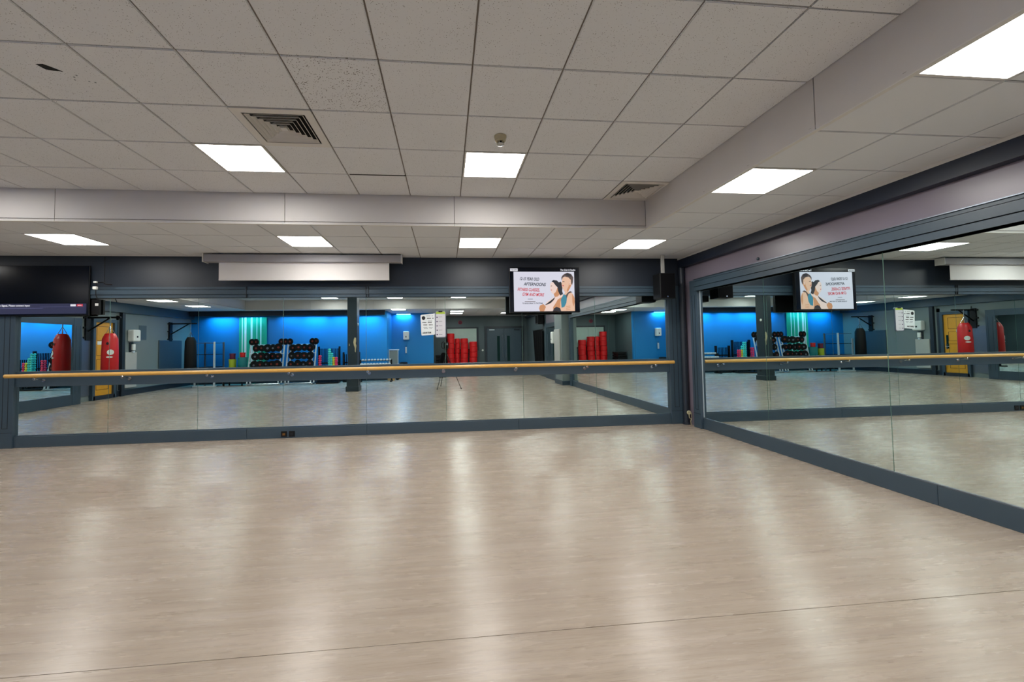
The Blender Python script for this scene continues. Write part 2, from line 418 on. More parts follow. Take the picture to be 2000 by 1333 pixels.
# ================================================================ BACK MIRROR
mr = thing('wall_mirror', 'long mirror of eight panes across the back wall behind the barre', 'mirror', (-1.28, D, 0))
xs = [-6.45, -5.17, -3.88, -2.60, -1.30, -.01, 1.29, 2.57, 3.885]
for a_, c_ in zip(xs, xs[1:]):
    MB().box(a_+.003, c_-.003, D, D+.006, .165, 2.26, 'mirror').build('mirror_pane', mr)
MB().box(xs[0], xs[-1], D+.007, D+.02, .1, 2.3, 'mirror_edge').build('backing', mr)
hd = MB()
hd.box(-6.45, 3.9, D-.05, D, 2.24, 2.285, 'slate'); hd.box(-6.45, 3.9, D-.062, D, 2.292, 2.365, 'slate'); hd.box(-6.45, 3.9, D-.05, D, 2.372, 2.412, 'slate')
hd.box(-6.45, 3.9, D-.035, D, 2.24, 2.412, 'groove'); hd.build('head_rail', mr)
for jx in (-3.14, -1.29, -1.25): MB().box(jx-.006, jx+.006, D-.066, D-.03, 2.24, 2.412, 'groove').build('rail_joint', mr)
def post(x0, x1, nm='side_post'):
    p = MB(); p.box(x0, x1, D-.045, D+.02, .0, 2.412, 'slate', .004); p.build(nm, mr)
    g = MB(); q0, q1 = x0+.065, x1-.065; yy = D-.0465
    for a_, c_ in ((q0, q0+.008), (q1-.008, q1)): g.box(a_, c_, yy, yy+.003, .29, 2.2, 'groove')
    g.box(q0, q1, yy, yy+.003, .29, .298, 'groove'); g.box(q0, q1, yy, yy+.003, 2.192, 2.2, 'groove'); g.box(x0, x1, yy, yy+.003, .225, .231, 'groove')
    g.build('post_moulding', mr)
post(-6.66, -6.45); post(3.885, 4.10)
MB().box(-6.45, 3.885, D-.02, D-.001, .905, 1.135, 'slate', .003).build('barre_board', mr)
# sockets on the kickboard
for k, sx_ in enumerate((-2.575, -2.455)):
    t = thing('floor_socket', ('brown' if k == 0 else 'black')+' wall socket in the kickboard, '+('left' if k == 0 else 'right')+' one of the pair', 'socket', (sx_, D-.022, .06), 'kickboard sockets')
    MB().box(sx_-.045, sx_+.045, D-.032, D-.022, .02, .11, 'black', .004).build('plate', t)
    b = MB(); b.box(sx_-.02, sx_+.02, D-.035, D-.0315, .045, .08, 'door_wood_dk' if k == 0 else 'ink'); b.build('insert', t)
# barre
ba = thing('ballet_barre', 'long yellow varnished wooden ballet barre across the back mirror', 'barre', (-1.29, 6.8, 1.03))
bx = [-6.47, -3.66, -1.25, 1.16, 3.9]
for a_, c_ in zip(bx, bx[1:]): MB().tube((a_+.001, 6.8, 1.078), (c_-.001, 6.8, 1.078), .029, 'barre', 20).build('rail', ba)
for k in range(9):
    x = -6.06+1.2025*k
    b = MB(); b.lathe([(.016, 0), (.02, .004), (.02, .028), (.014, .034)], (x, 6.765, 1.032), 'chrome', 'y', 14)
    b.tube((x, 6.79, 1.035), (x, D-.02, 1.0), .009, 'chrome', 8); b.lathe([(.028, 0), (.028, .006)], (x, D-.027, 1.0), 'chrome', 'y', 14)
    b.tube((x, 6.8, 1.03), (x, 6.8, 1.052), .009, 'chrome', 8)
    b.build('bracket', ba)

# ================================================================ SIDE MIRROR
mr2 = thing('wall_mirror', 'tall side mirror of four panes along the right wall', 'mirror', (W, 3.4, 0))
ys = [6.44, 5.06, 3.55, 2.02, .45]
for a_, c_ in zip(ys, ys[1:]): MB().box(W, W+.006, c_+.0035, a_-.0035, .175, 2.30, 'mirror').build('mirror_pane', mr2)
MB().box(W+.007, W+.02, .45, 6.44, .1, 2.3, 'mirror_edge').build('backing', mr2)
hd = MB()
hd.box(W-.075, W, .42, 6.47, 2.262, 2.325, 'slate'); hd.box(W-.085, W, .42, 6.47, 2.333, 2.415, 'slate'); hd.box(W-.075, W, .42, 6.47, 2.422, 2.452, 'slate')
hd.box(W-.06, W, .42, 6.47, 2.262, 2.452, 'groove'); hd.box(W-.09, W, .42, 6.47, 2.452, 2.460, 'steel'); hd.build('head_rail', mr2)
for a_, c_ in ((6.44, 6.64), (.25, .45)):
    MB().box(W-.05, W+.02, a_, c_, 0, 2.45, 'slate', .004).build('side_post', mr2)
    g = MB()
    for q in (a_+.06, c_-.068): g.box(W-.053, W-.049, q, q+.008, .3, 2.2, 'groove')
    g.box(W-.053, W-.049, a_+.06, c_-.06, .3, .308, 'groove'); g.box(W-.053, W-.049, a_, c_, .235, .242, 'groove'); g.build('post_moulding', mr2)
MB().box(W-.006, W-.0005, 6.425, 6.44, .19, 2.262, 'silver').build('edge_bead', mr2)

# corner pipe, wiring
t = thing('corner_pipe', 'dark boxed riser pipe in the corner between the mirrors', 'pipe', (4.125, 6.86, 0))
MB().tube((4.125, 6.86, 0), (4.125, 6.86, 2.72), .05, 'slate_dark', 20).build('pipe', t)
MB().lathe([(.06, 0), (.06, .03), (.052, .035)], (4.125, 6.86, 0), 'slate_dark').build('collar', t)
t = thing('pull_cord_cleat', 'cream round cleat with looped cable in the corner near floor', 'cable', (4.13, 6.79, .19))
MB().lathe([(.034, 0), (.038, .01), (.03, .028), (.02, .03)], (4.13, 6.775, .21), 'flex', 'y', 16).build('cleat', t)
pts = [(4.135, 6.76, .235), (4.16, 6.755, .19), (4.158, 6.752, .12), (4.135, 6.75, .07), (4.14, 6.75, .02), (4.165, 6.75, .006)]
MB().path(pts, .005, 'flex').build('cable', t)
MB().path([(4.115, 6.76, .20), (4.118, 6.757, .13), (4.15, 6.755, .10)], .006, 'flex').build('cable', t)

# ================================================================ CEILING LIGHTS
def light(i, j, z, label, group):
    x0, y0 = GX+.6*i, GY+.6*j
    t = thing('ceiling_light', label, 'ceiling light', (x0+.3, y0+.3, z), group)
    fr = MB(); 
    for a_ in ((.006, .594, .006, .022), (.006, .594, .578, .594), (.006, .022, .022, .578), (.578, .594, .022, .578)):
        fr.box(x0+a_[0], x0+a_[1], y0+a_[2], y0+a_[3], z-.003, z+.015, 'lamp_frame')
    fr.build('frame', t)
    MB().box(x0+.022, x0+.578, y0+.022, y0+.578, z+.002, z+.01, 'lamp').build('diffuser', t)
    return t
gU, gL = 'square lights of the raised ceiling', 'square lights of the lower ceiling'
names_up = {(0, 3): 'lit square light in raised ceiling beside the large air vent', (4, 3): 'lit square light in raised ceiling below the smoke detector',
 (-5, 3): 'lit raised ceiling light left of the one beside the air vent, out of frame', 
 (0, -2): 'lit raised ceiling light overhead, left of the camera', (4, -2): 'lit raised ceiling light directly over the tripod',
 (-4, -2): 'lit raised ceiling light over the slate column', (-8, -2): 'lit raised ceiling light opposite the yellow door',
 (4, -7): 'lit light near the rear edge of the raised ceiling facing the lobby', (0, -7): 'lit light near the rear edge of raised ceiling by the dumbbell rack',
 (-4, -7): 'lit light near the rear edge of raised ceiling over the dumbbell tree'}
names_lo = {(-5, 6): 'lit square light in lower ceiling nearest the dark left television', (0, 6): 'lit square light in lower ceiling above the projection screen',
 (4, 6): 'lit square light in lower ceiling left of the showing television', (8, 6): 'lit square light in lower ceiling nearest the black loudspeaker',
 (8, 2): 'lit lower ceiling light beside the bulkhead, above the side mirror', (8, -1): 'large bright lower ceiling light at top right of the photo',
 (8, -5): 'lit lower ceiling light over the near end of the side mirror', (8, -9): 'lit lower ceiling light beside the small lobby mirror',
 (8, -13): 'lit lower ceiling light in front of the lobby double doors', (-11, -3): 'lit lower ceiling light along the left wall near the paper dispenser',
 (-11, -6): 'lit lower ceiling light along the left wall near the black punch bag', (-11, 1): 'lit lower ceiling light along the left wall near the wall mirror',
 (4, -11): 'lit lobby ceiling light nearest the raised ceiling edge', (4, -13): 'lit lobby ceiling light above the red padded columns',
 (0, -9): 'lit lower ceiling light in front of the blue recess', (-10, 6): 'lit lower ceiling light in the far left back corner'}
for k in lights_up: light(k[0], k[1], ZU, names_up[k], gU)
for k in lights_lo: light(k[0], k[1], ZL, names_lo[k], gL)

# air vents
def vent(i, j, label):
    x0, y0 = GX+.6*i+.3, GY+.6*j+.3
    t = thing('air_vent', label, 'air vent', (x0, y0, ZU), 'ceiling air vents')
    MB().box(x0-.27, x0+.27, y0-.27, y0+.27, ZU+.026, ZU+.029, 'void').build('backing', t)
    fr = MB()
    o_, n_ = .297, .235
    for b in ((-o_, o_, -o_, -n_), (-o_, o_, n_, o_), (-o_, -n_, -n_, n_), (n_, o_, -n_, n_)): fr.box(x0+b[0], x0+b[1], y0+b[2], y0+b[3], ZU-.006, ZU+.006, 'lamp_frame')
    fr.build('frame', t)
    for k in range(6):
        ro = .222-.036*k; ri = ro-.019
        def sq(h, z): return [(x0-h, y0-h, z), (x0+h, y0-h, z), (x0+h, y0+h, z), (x0-h, y0+h, z)]
        v = sq(ro, ZU-.006)+sq(ri, ZU+.018)+sq(ro-.003, ZU-.006)+sq(ri-.003, ZU+.018)
        fs = []
        for q in range(4):
            n = (q+1) % 4; fs += [(q, n, 4+n, 4+q), (8+q, 12+q, 12+n, 8+n), (q, 8+q, 8+n, n), (4+q, 4+n, 12+n, 12+q)]
        MB().add(v, fs, 'lamp_frame').build('louvre', t)
    MB().box(x0-.025, x0+.025, y0-.025, y0+.025, ZU-.006, ZU+.0, 'lamp_frame').build('centre_plate', t)
vent(1, 2, 'large square louvred air vent beside a lit ceiling panel'); vent(7, 4, 'square louvred air vent in the far corner of raised ceiling')
# smoke detector
t = thing('smoke_detector', 'cream round smoke detector on the raised ceiling', 'smoke detector', (.49, 3.50, ZU))
MB().lathe([(.052, 0), (.054, -.012), (.05, -.02), (.046, -.045), (.04, -.05)], (.49, 3.50, ZU), 'cream').build('base', t)
b = MB()
for k in range(6):
    an = k*math.pi/3; b.box(.49+.028*math.cos(an)-.005, .49+.028*math.cos(an)+.005, 3.5+.028*math.sin(an)-.005, 3.5+.028*math.sin(an)+.005, ZU-.072, ZU-.05, 'cream')
b.lathe([(.02, 0), (.02, -.022)], (.49, 3.5, ZU-.05), 'ink'); b.build('sensor_cage', t)
MB().lathe([(.034, 0), (.034, -.006), (.012, -.012)], (.49, 3.5, ZU-.072), 'chrome').build('cap', t)

# ================================================================ BACK WALL FITTINGS
t = thing('projection_screen', 'partly lowered white projection screen in grey case under ceiling', 'projection screen', (-2.17, 6.7, 2.88))
b = MB(); b.box(-3.65, -.70, 6.63, 6.77, 2.762, 2.878, 'screen_case', .01); b.build('case', t)
b = MB(); b.box(-3.665, -3.65, 6.62, 6.78, 2.755, 2.884, 'lamp_frame', .004); b.build('end_cap', t)
b = MB(); b.box(-.70, -.685, 6.62, 6.78, 2.755, 2.884, 'lamp_frame', .004); b.build('end_cap', t)
MB().box(-3.46, -.89, 6.700, 6.703, 2.50, 2.77, 'screen_cloth').build('cloth', t)
MB().box(-3.46, -.89, 6.692, 6.711, 2.482, 2.502, 'screen_cloth', .004).build('weight_bar', t)
for x in (-3.3, -1.0): MB().box(x-.02, x+.02, 6.77, D-.03, 2.80, 2.84, 'screen_case').build('wall_bracket', t)

# showing television
def lp(x, z): return x, z
TX0, TX1, TZ0, TZ1, TY = 1.045, 2.225, 1.945, 2.70, 6.69
t = thing('television', 'wall television showing two young people on a white slide', 'television', ((TX0+TX1)/2, TY, TZ0))
MB().box(TX0, TX1, TY, TY+.06, TZ0, TZ1, 'black', .006).build('casing', t)
MB().box(TX0+.01, TX1-.01, TY-.002, TY, TZ0+.01, TZ1-.01, 's_off').build('screen', t)
MB().box(TX0+.35, TX1-.35, TY+.06, D-.03, 2.42, 2.62, 'black').build('wall_mount', t)
SX0, SX1, SZ0, SZ1 = 1.115, 2.135, 1.965, 2.622
pic = MB(); yq = TY-.004
pic.box(SX0, SX1, yq, yq+.001, SZ0, SZ1, 's_bg')
lay = [0]
def shape(pts, m):  # pts in slide pixels (x 1001..1122, y 528..609) from the photographed slide
    lay[0] += 1; y = yq-.0004*lay[0]
    P = [(SX0+(px-1001)/121*(SX1-SX0), SZ1-(py-528)/81*(SZ1-SZ0)) for px, py in pts]
    pic.prism(P, 'y', y, y+.0003, m)
# girl
shape([(1060,600),(1066,590),(1078,582),(1086,578),(1094,572),(1099,576),(1101,590),(1098,603),(1090,609),(1056,609),(1052,604)], 's_skin3')
shape([(1096,580),(1100,590),(1097,600),(1088,609),(1079,609),(1078,601),(1084,592),(1088,585)], 's_skin2')
shape([(1061,597),(1070,590),(1079,583),(1083,580),(1080,586),(1074,592),(1070,594)], 's_hair')
shape([(1080,574),(1085,566),(1088,560),(1091,566),(1093,573),(1088,579),(1082,580)], 's_skin2')
shape([(1073,556),(1074,551),(1078,549),(1083,550),(1087,556),(1087,563),(1084,570),(1079,574),(1075,570),(1073,563)], 's_skin3')
shape([(1076,548),(1080,545),(1087,546),(1091,550),(1094,548),(1097,552),(1098,560),(1097,568),(1099,574),(1093,577),(1089,568),(1088,560),(1084,556),(1080,550)], 's_hair')
shape([(1074.5,557),(1077,556.6),(1077,557.8),(1074.5,558)], 's_hair'); shape([(1074,565),(1077,565),(1076.5,566.4),(1074.4,566)], 's_red')
shape([(1052,597),(1059,594),(1064,600),(1060,609),(1052,609),(1050,603)], 's_skin2')
# boy
shape([(1093,590),(1098,577),(1104,570),(1112,569),(1119,574),(1122,584),(1122,609),(1092,609)], 's_skin')
shape([(1117,574),(1121,580),(1122,590),(1119,600),(1117,590)], 's_skin2')
shape([(1094,585),(1100,574),(1103,576),(1108,574),(1106,584),(1105,592),(1101,600),(1095,602)], 's_teal')
shape([(1104,577),(1108,571),(1113,568),(1118,570),(1110,573),(1106,582)], 's_hair2')
shape([(1093,609),(1104,598),(1108,592),(1109,595),(1114,598),(1118,600),(1117,609)], 's_skin')
for q in (599, 602.5, 606): shape([(1104,q),(1113,q-1),(1113,q),(1104,q+1)], 's_skin2')
shape([(1097,546),(1099,540),(1106,538),(1114,540),(1117,547),(1116,557),(1112,563),(1108,572),(1103,571),(1100,566),(1097,560),(1096,553)], 's_skin')
shape([(1111,551),(1116,552),(1113,562),(1108,570),(1106,566),(1110,558)], 's_skin2')
shape([(1096,546),(1096,539),(1100,534),(1108,530),(1116,533),(1120,540),(1119,550),(1117,556),(1115,550),(1115,545),(1110,540),(1103,538),(1099,540)], 's_hair2')
shape([(1103,534),(1109,531),(1115,534),(1117,538),(1110,538)], 's_hair')
shape([(1098,548),(1102,548),(1102,549.4),(1098,549.2)], 's_hair2'); shape([(1097.5,556),(1101,556.4),(1100,558),(1097.5,557.4)], 's_red')
shape([(1112,550),(1114,550),(1114,555),(1112,556)], 's_skin3')
shape([(1077,609),(1080,603),(1085,600),(1092,603),(1094,609)], 's_hair')
# small rule
shape([(1028,583.4),(1038,583.4),(1038,584.2),(1028,584.2)], 's_dark')
shape([(1022,588.5),(1043,588.5),(1043,589.8),(1022,589.8)], 's_hair2')
pic.build('picture', t)
def slide_text(body, px, py, size, m, sx=1., shear=.25, tilt=2):
    text('lettering', body, SX0+(px-1001)/121*(SX1-SX0), yq-.011, SZ1-(py-528)/81*(SZ1-SZ0), size, m, t, shear=shear, sx=sx, tilt=tilt)
slide_text('12-15 YEAR OLD', 1012, 545, .068, 's_dark', .66)
slide_text('AFTERNOONS', 1020.5, 556, .070, 's_dark', .80)
slide_text('FITNESS CLASSES,', 1008, 567, .072, 's_red', .66)
slide_text('GYM AND MORE', 1017, 577, .072, 's_red', .66)
slide_text('TO BOOK SPEAK TO THE TEAM', 1017, 594, .032, 's_dark', .74, 0, 0)
MB().box(1.06, 1.185, TY-.0035, TY-.002, 2.632, 2.675, 's_white').build('corner_label', t)
text('lettering', 'THE GYM', 1.066, TY-.005, 2.642, .03, 's_dark', t, sx=.8)
text('lettering', 'The Club & Studio', 1.90, TY-.005, 2.640, .038, 's_white', t, sx=.9)

# dark television on the left
t = thing('television', 'dark television with a navy no-signal banner at far left', 'television', (-6.0566, 6.86, 1.9704))
MB().box(-6.6952, -5.4025, 6.8600, 6.8820, 1.9704, 2.7377, 'black', .006).build('casing', t)
MB().box(-6.6849, -5.4128, 6.8570, 6.8600, 1.9807, 2.7274, 's_off').build('screen', t)
b = MB(); b.box(-6.6591, -5.4386, 6.8540, 6.8570, 2.0013, 2.1558, 's_navy'); b.box(-6.6437, -6.0360, 6.8525, 6.8540, 2.0847, 2.0909, 's_navy2'); b.box(-6.0772, -5.4695, 6.8525, 6.8540, 2.1063, 2.1094, 's_navy2')
b.build('banner', t)['kind'] = 'stuff'
MB().box(-5.6549, -5.5828, 6.8510, 6.8540, 2.1146, 2.1434, 's_white').build('button', t)
MB().box(-5.5673, -5.4849, 6.8510, 6.8540, 2.1125, 2.1455, 's_red').build('button', t)
text('lettering', 'No Signal, Please connect input', -6.6488, 6.8510, 2.1166, .037, 's_white', t, sx=.93)
text('lettering', 'MENU', -5.5498, 6.8490, 2.1207, .019, 's_white', t)
MB().box(-6.2832, -5.7682, 6.8820, 6.9350, 2.5317, 2.6553, 'black').build('wall_mount', t)
t = thing('media_box', 'small black box with white sticker beside the dark television', 'media box', (-5.3459, 6.9, 1.9910))
MB().box(-5.3974, -5.2841, 6.8900, 6.9300, 1.9910, 2.2227, 'black', .005).build('body', t)
MB().box(-5.3407, -5.2944, 6.8860, 6.8900, 2.1197, 2.1609, 'white').build('sticker', t)
t = thing('cable_adapter', 'black cable drop with two white plugs right of dark television', 'adapter', (-5.2, 6.75, 2.4))
b = MB(); b.box(-5.26, -5.215, 6.74, 6.77, 2.455, 2.478, 'white', .004); b.build('plug', t)
b = MB(); b.box(-5.262, -5.212, 6.73, 6.77, 2.355, 2.40, 'white', .006); b.build('plug', t)
MB().path([(-5.235, 6.76, 2.455), (-5.232, 6.765, 2.42), (-5.236, 6.76, 2.40)], .006, 'black').build('cable', t)
MB().path([(-5.236, 6.76, 2.355), (-5.24, 6.765, 2.28), (-5.21, 6.765, 2.20)], .006, 'black').build('cable', t)
MB().path([(-5.215, 6.77, 2.466), (-5.15, 6.78, 2.47), (-5.12, 6.80, 2.44), (-5.06, 6.83, 2.44)], .010, 'black').build('cable', t)
MB().tube((-5.15, 6.80, 2.47), (-5.15, 6.80, 2.86), .005, 'black').build('cable', t)

# loudspeaker
t = thing('loudspeaker', 'black loudspeaker box hung high in the corner', 'speaker', (3.665, 6.62, 2.14))
MB().box(3.53, 3.80, 6.50, 6.74, 2.15, 2.575, 'black', .012).build('cabinet', t)
MB().box(3.545, 3.785, 6.494, 6.50, 2.165, 2.56, 'black_matt', .004).build('grille', t)
MB().lathe([(.012, 0), (.012, -.004)], (3.655, 6.494, 2.18), 'chrome', 'y').build('badge', t)
MB().box(3.64, 3.72, 6.74, D-.03, 2.42, 2.50, 'black').build('bracket', t)
t = thing('conduit', 'pale grey cable conduit dropping from ceiling to loudspeaker', 'conduit', (3.65, 6.62, 2.58))
MB().box(3.625, 3.675, 6.60, 6.64, 2.576, ZL-.002, 'panel_lt', .004).build('conduit_tube', t)
t = thing('rail_sensor', 'tiny pale sensor bead on the dark wall strip above side mirror', 'sensor', (W+.01, 5.2, 2.53))
MB().lathe([(.02, 0), (.02, -.012), (.01, -.02)], (W+.02, 5.15, 2.53), 'slate', 'x').build('sensor_body', t)

# signs fixed to the mirror
t = thing('notice', 'white notice with round black logo stuck on the mirror', 'sign', (-.31, D-.004, 1.62))
P = [(-.42, 1.935), (-.20, 1.965), (-.185, 1.605), (-.40, 1.60), (-.415, 1.64)]
b = MB(); b.prism([(-.405, 1.605), (-.39, 1.598), (-.19, 1.612), (-.175, 1.625), (-.178, 1.965), (-.40, 1.945), (-.418, 1.93)], 'y', D-.006, D-.002, 'paper'); b.build('card', t)
b = MB(); yy = D-.007
b.prism([(-.368+.03*math.cos(a_*math.pi/8), 1.89+.032*math.sin(a_*math.pi/8)) for a_ in range(16)], 'y', yy, yy+.001, 'ink')
for z0, x0, x1, hh, m_ in ((1.925, -.32, -.20, .008, 'ink_grey'), (1.885, -.31, -.19, .016, 'ink'), (1.838, -.29, -.20, .01, 'ink_grey'), (1.815, -.385, -.20, .014, 'ink'), (1.775, -.37, -.21, .012, 'ink'), (1.735, -.37, -.21, .007, 'ink_grey'), (1.715, -.36, -.22, .007, 'ink_grey')):
    n = int((x1-x0)/.022)
    for k in range(n):
        if k % 4 != 3: b.box(x0+.022*k, x0+.022*k+.018, yy, yy+.001, z0-hh/2, z0+hh/2, m_)
b.build('print', t)['kind'] = 'stuff'
text('lettering', 'LEISURE TEAM', -.385, D-.008, 1.628, .036, 'ink', t, sx=.62, tilt=-3)
t = thing('clip_frame', 'grey rounded clip frame with green headed schedule on the mirror', 'sign', (-.09, D-.01, 1.56))
def rr(x0, x1, z0, z1, r):
    o = []
    for cx_, cz_, a0 in ((x1-r, z1-r, 0), (x0+r, z1-r, 90), (x0+r, z0+r, 180), (x1-r, z0+r, 270)):
        for k in range(5): o.append((cx_+r*math.cos(R(a0+22.5*k)), cz_+r*math.sin(R(a0+22.5*k))))
    return o
MB().prism(rr(-.178, .004, 1.558, 2.008, .03), 'y', D-.012, D-.002, 'steel').build('frame', t)
b = MB(); b.prism(rr(-.165, -.008, 1.572, 1.995, .02), 'y', D-.0135, D-.012, 'paper_grey')
b.prism([(-.163, 1.955), (-.01, 1.955), (-.01, 1.98), (-.025, 1.993), (-.148, 1.993), (-.163, 1.98)], 'y', D-.0145, D-.0135, 'green')
for k in range(5): b.lathe([(.011, 0), (.011, -.001)], (-.145, D-.0136, 1.90-.072*k), 'purple', 'y', 12)
for k in range(5): b.box(-.12, -.06, D-.0145, D-.0136, 1.90-.072*k, 1.906-.072*k, 'ink_grey')
b.build('print', t)['kind'] = 'stuff'
MB().box(-.12, -.055, D-.022, D-.012, 1.985, 2.005, 'black', .003).build('clip', t)

# ================================================================ SLATE COLUMN (seen in the mirrors)
t = sroot('trim_3', 'freestanding slate column with a peeled patch')
X0, X1, Y0, Y1 = -3.13, -2.83, M(13.96), M(13.6)
MB().box(X0, X1, Y0, Y1, 0, ZU+.02, 'column', .006).build('shaft', t)
MB().box(X0-.025, X1+.025, Y0-.025, Y1+.025, 0, .55, 'column', .008).build('casing', t)
MB().box(X0-.05, X1+.05, Y0-.05, Y1+.05, 0, .16, 'column', .01).build('plinth', t)
b = MB(); b.prism([(x, z) for x, z in ((-2.93, 1.66), (-2.90, 1.72), (-2.865, 1.70), (-2.86, 1.60), (-2.875, 1.53), (-2.85, 1.45), (-2.865, 1.36), (-2.875, 1.24), (-2.90, 1.27), (-2.90, 1.38), (-2.93, 1.47), (-2.945, 1.56))], 'y', Y1, Y1+.002, 'peel')
o = b.build('peeled_patch', t); o['label'] = 'bare beige patch of peeled paint'
b = MB(); b.box(-3.08, -3.065, Y1, Y1+.002, 1.45, 1.52, 'peel'); b.build('scuff', t)
MB().box(X1+.026, X1+.03, Y0+.1, Y0+.2, .30, .38, 'ink').build('socket_plate', t)
t = thing('round_switch', 'small white round switch high on the slate column', 'switch', (X1, M(13.72), 2.14))
MB().lathe([(.045, 0), (.045, .012), (.03, .02)], (X1, M(13.72), 2.14), 'white', 'x').build('dome', t)

# tripod with camera (its reflection is in the back mirror); stands behind the lens
t = thing('tripod', 'black tripod with camera head standing in the middle of the floor', 'tripod', (0, -.1, 0))
for a_ in ((-.30, .38), (.47, .42), (-.20, -.62)):
    b = MB(); b.tube((a_[0]*.5, -.12+(a_[1]+.12)*.5, .58), (0, -.12, 1.17), .014, 'black', 8); b.tube((a_[0], a_[1], .012), (a_[0]*.46, -.12+(a_[1]+.12)*.46, .63), .010, 'black', 8); b.build('leg', t)
    MB().lathe([(.016, 0), (.018, .01), (.012, .03)], (a_[0], a_[1], 0), 'rubber').build('foot', t)
MB().tube((0, -.12, .8), (0, -.12, 1.28), .013, 'black', 10).build('centre_column', t)
b = MB(); b.box(-.05, .05, -.17, -.07, 1.26, 1.31, 'black', .01); b.tube((.03, -.12, 1.28), (.03, -.28, 1.18), .006, 'black'); b.build('pan_head', t)
t = thing('camera_body', 'black camera in a round bracket on top of the tripod', 'camera', (0, -.14, 1.31))
MB().box(-.08, .08, -.2, -.08, 1.31, 1.52, 'black', .02).build('body', t)
b = MB()
for k in range(12):
    a0, a1 = R(90+15*k), R(105+15*k); b.tube((-.07+.09*math.cos(a0), -.12, 1.42+.12*math.sin(a0)), (-.07+.09*math.cos(a1), -.12, 1.42+.12*math.sin(a1)), .012, 'black', 8)
b.build('bracket', t)
MB().lathe([(.028, 0), (.032, .02), (.028, .024)], (.03, -.08, 1.45), 'chrome', 'y').build('lens_ring', t)
t = thing('shoulder_bag', 'dark cloth bag hanging under the tripod head', 'bag', (-.08, -.16, .45))
b = MB(); v = []
prof = [(.02, .1, 1.17), (.06, .08, 1.12), (.11, .09, .95), (.15, .1, .75), (.155, .1, .6), (.12, .09, .52)]
b.lathe([(p[0]+.02, p[2]) for p in prof], (-.10, -.18, 0), 'black_matt', 'z', 14, 1, .7); b.build('sack', t)
MB().box(-.26, .0, -.27, -.10, .34, .52, 'black_matt', .02).build('pouch', t)
MB().box(-.04, -.02, -.105, -.10, .98, 1.03, 'white').build('tag', t)

# ================================================================ LEFT WALL (seen in the mirrors)
XI = XL+.001; XM = -9.86
mr3 = thing('wall_mirror', 'framed mirror on the left wall beside the yellow door', 'mirror', (XL, 3.1, 0))
ya, yb = M(12.03), M(9.2); ym = (ya+yb)/2
MB().box(XM, XM+.006, ya, ym-.002, .28, 2.12, 'mirror').build('mirror_pane', mr3)
MB().box(XM, XM+.006, ym+.002, yb, .28, 2.12, 'mirror').build('mirror_pane', mr3)
MB().box(XI, XM-.001, ya-.2, yb+.2, .0, 2.32, 'slate').build('backing_box', mr3)
MB().box(XM-.001, XM+.03, ya-.25, yb+.2, 2.12, 2.32, 'slate', .004).build('head_rail', mr3)
MB().box(XM-.001, XM+.03, ya-.25, yb+.2, 0, .28, 'slate', .004).build('base_rail', mr3)
for a_, c_ in ((ya-.25, ya), (yb, yb+.2)):
    MB().box(XM-.001, XM+.035, a_, c_, 0, 2.32, 'slate', .004).build('side_post', mr3)
    g = MB()
    for q in (a_+.06, c_-.066): g.box(XM+.035, XM+.037, q, q+.006, .3, 2.1, 'groove')
    g.build('post_moulding', mr3)
t = sroot('trim_4', 'brushed steel kick panel beside the yellow door')
MB().box(XI, XI+.02, M(12.87), M(12.35), .16, 1.80, 'steel').build('steel_sheet', t)
# yellow door
dr = sroot('door_1', 'yellow oak panelled door in slate frame')
y0, y1 = M(13.64), M(12.97)
MB().box(XI, XI+.03, y0, y1, .12, 2.26, 'door_wood').build('door_leaf', dr)
MB().box(XI, XI+.09, y0-.05, y1+.05, 0, .12, 'slate_dark').build('step', dr)
fr = MB()
fr.box(XI, XI+.09, y1, y1+.09, 0, 2.36, 'slate'); fr.box(XI, XI+.09, y0-.09, y0, 0, 2.36, 'slate'); fr.box(XI, XI+.09, y0, y1, 2.26, 2.36, 'slate'); fr.build('door_frame', dr)
fr = MB(); fr.box(XI, XI+.05, y0-.2, y0-.09, 0, 2.5, 'slate_dark'); fr.box(XI, XI+.05, y0-.2, y1+.16, 2.36, 2.5, 'grey_wall'); fr.build('outer_frame', dr)
for z0, z1 in ((.28, .62), (.75, 1.18), (1.28, 1.62), (1.72, 2.14)):
    g = MB(); a_, c_ = y0+.12, y1-.10
    for bb in ((a_, c_, z0, z0+.014), (a_, c_, z1-.014, z1), (a_, a_+.014, z0, z1), (c_-.014, c_, z0, z1)): g.box(XI+.03, XI+.033, bb[0], bb[1], bb[2], bb[3], 'door_wood_dk')
    g.build('panel_moulding', dr)
MB().box(XI+.033, XI+.037, y1-.30, y1-.12, 1.60, 1.70, 'white').build('door_sign', dr)
MB().box(XI+.033, XI+.037, y1-.62, y1-.55, 1.0, 1.5, 'glass_dark').build('vision_glass', dr)
b = MB(); b.box(XI+.03, XI+.04, y0+.04, y0+.08, .98, 1.16, 'chrome'); b.tube((XI+.04, y0+.06, 1.08), (XI+.08, y0+.06, 1.08), .008, 'chrome'); b.tube((XI+.08, y0+.05, 1.08), (XI+.08, y0+.17, 1.08), .009, 'chrome'); b.build('door_handle', dr)
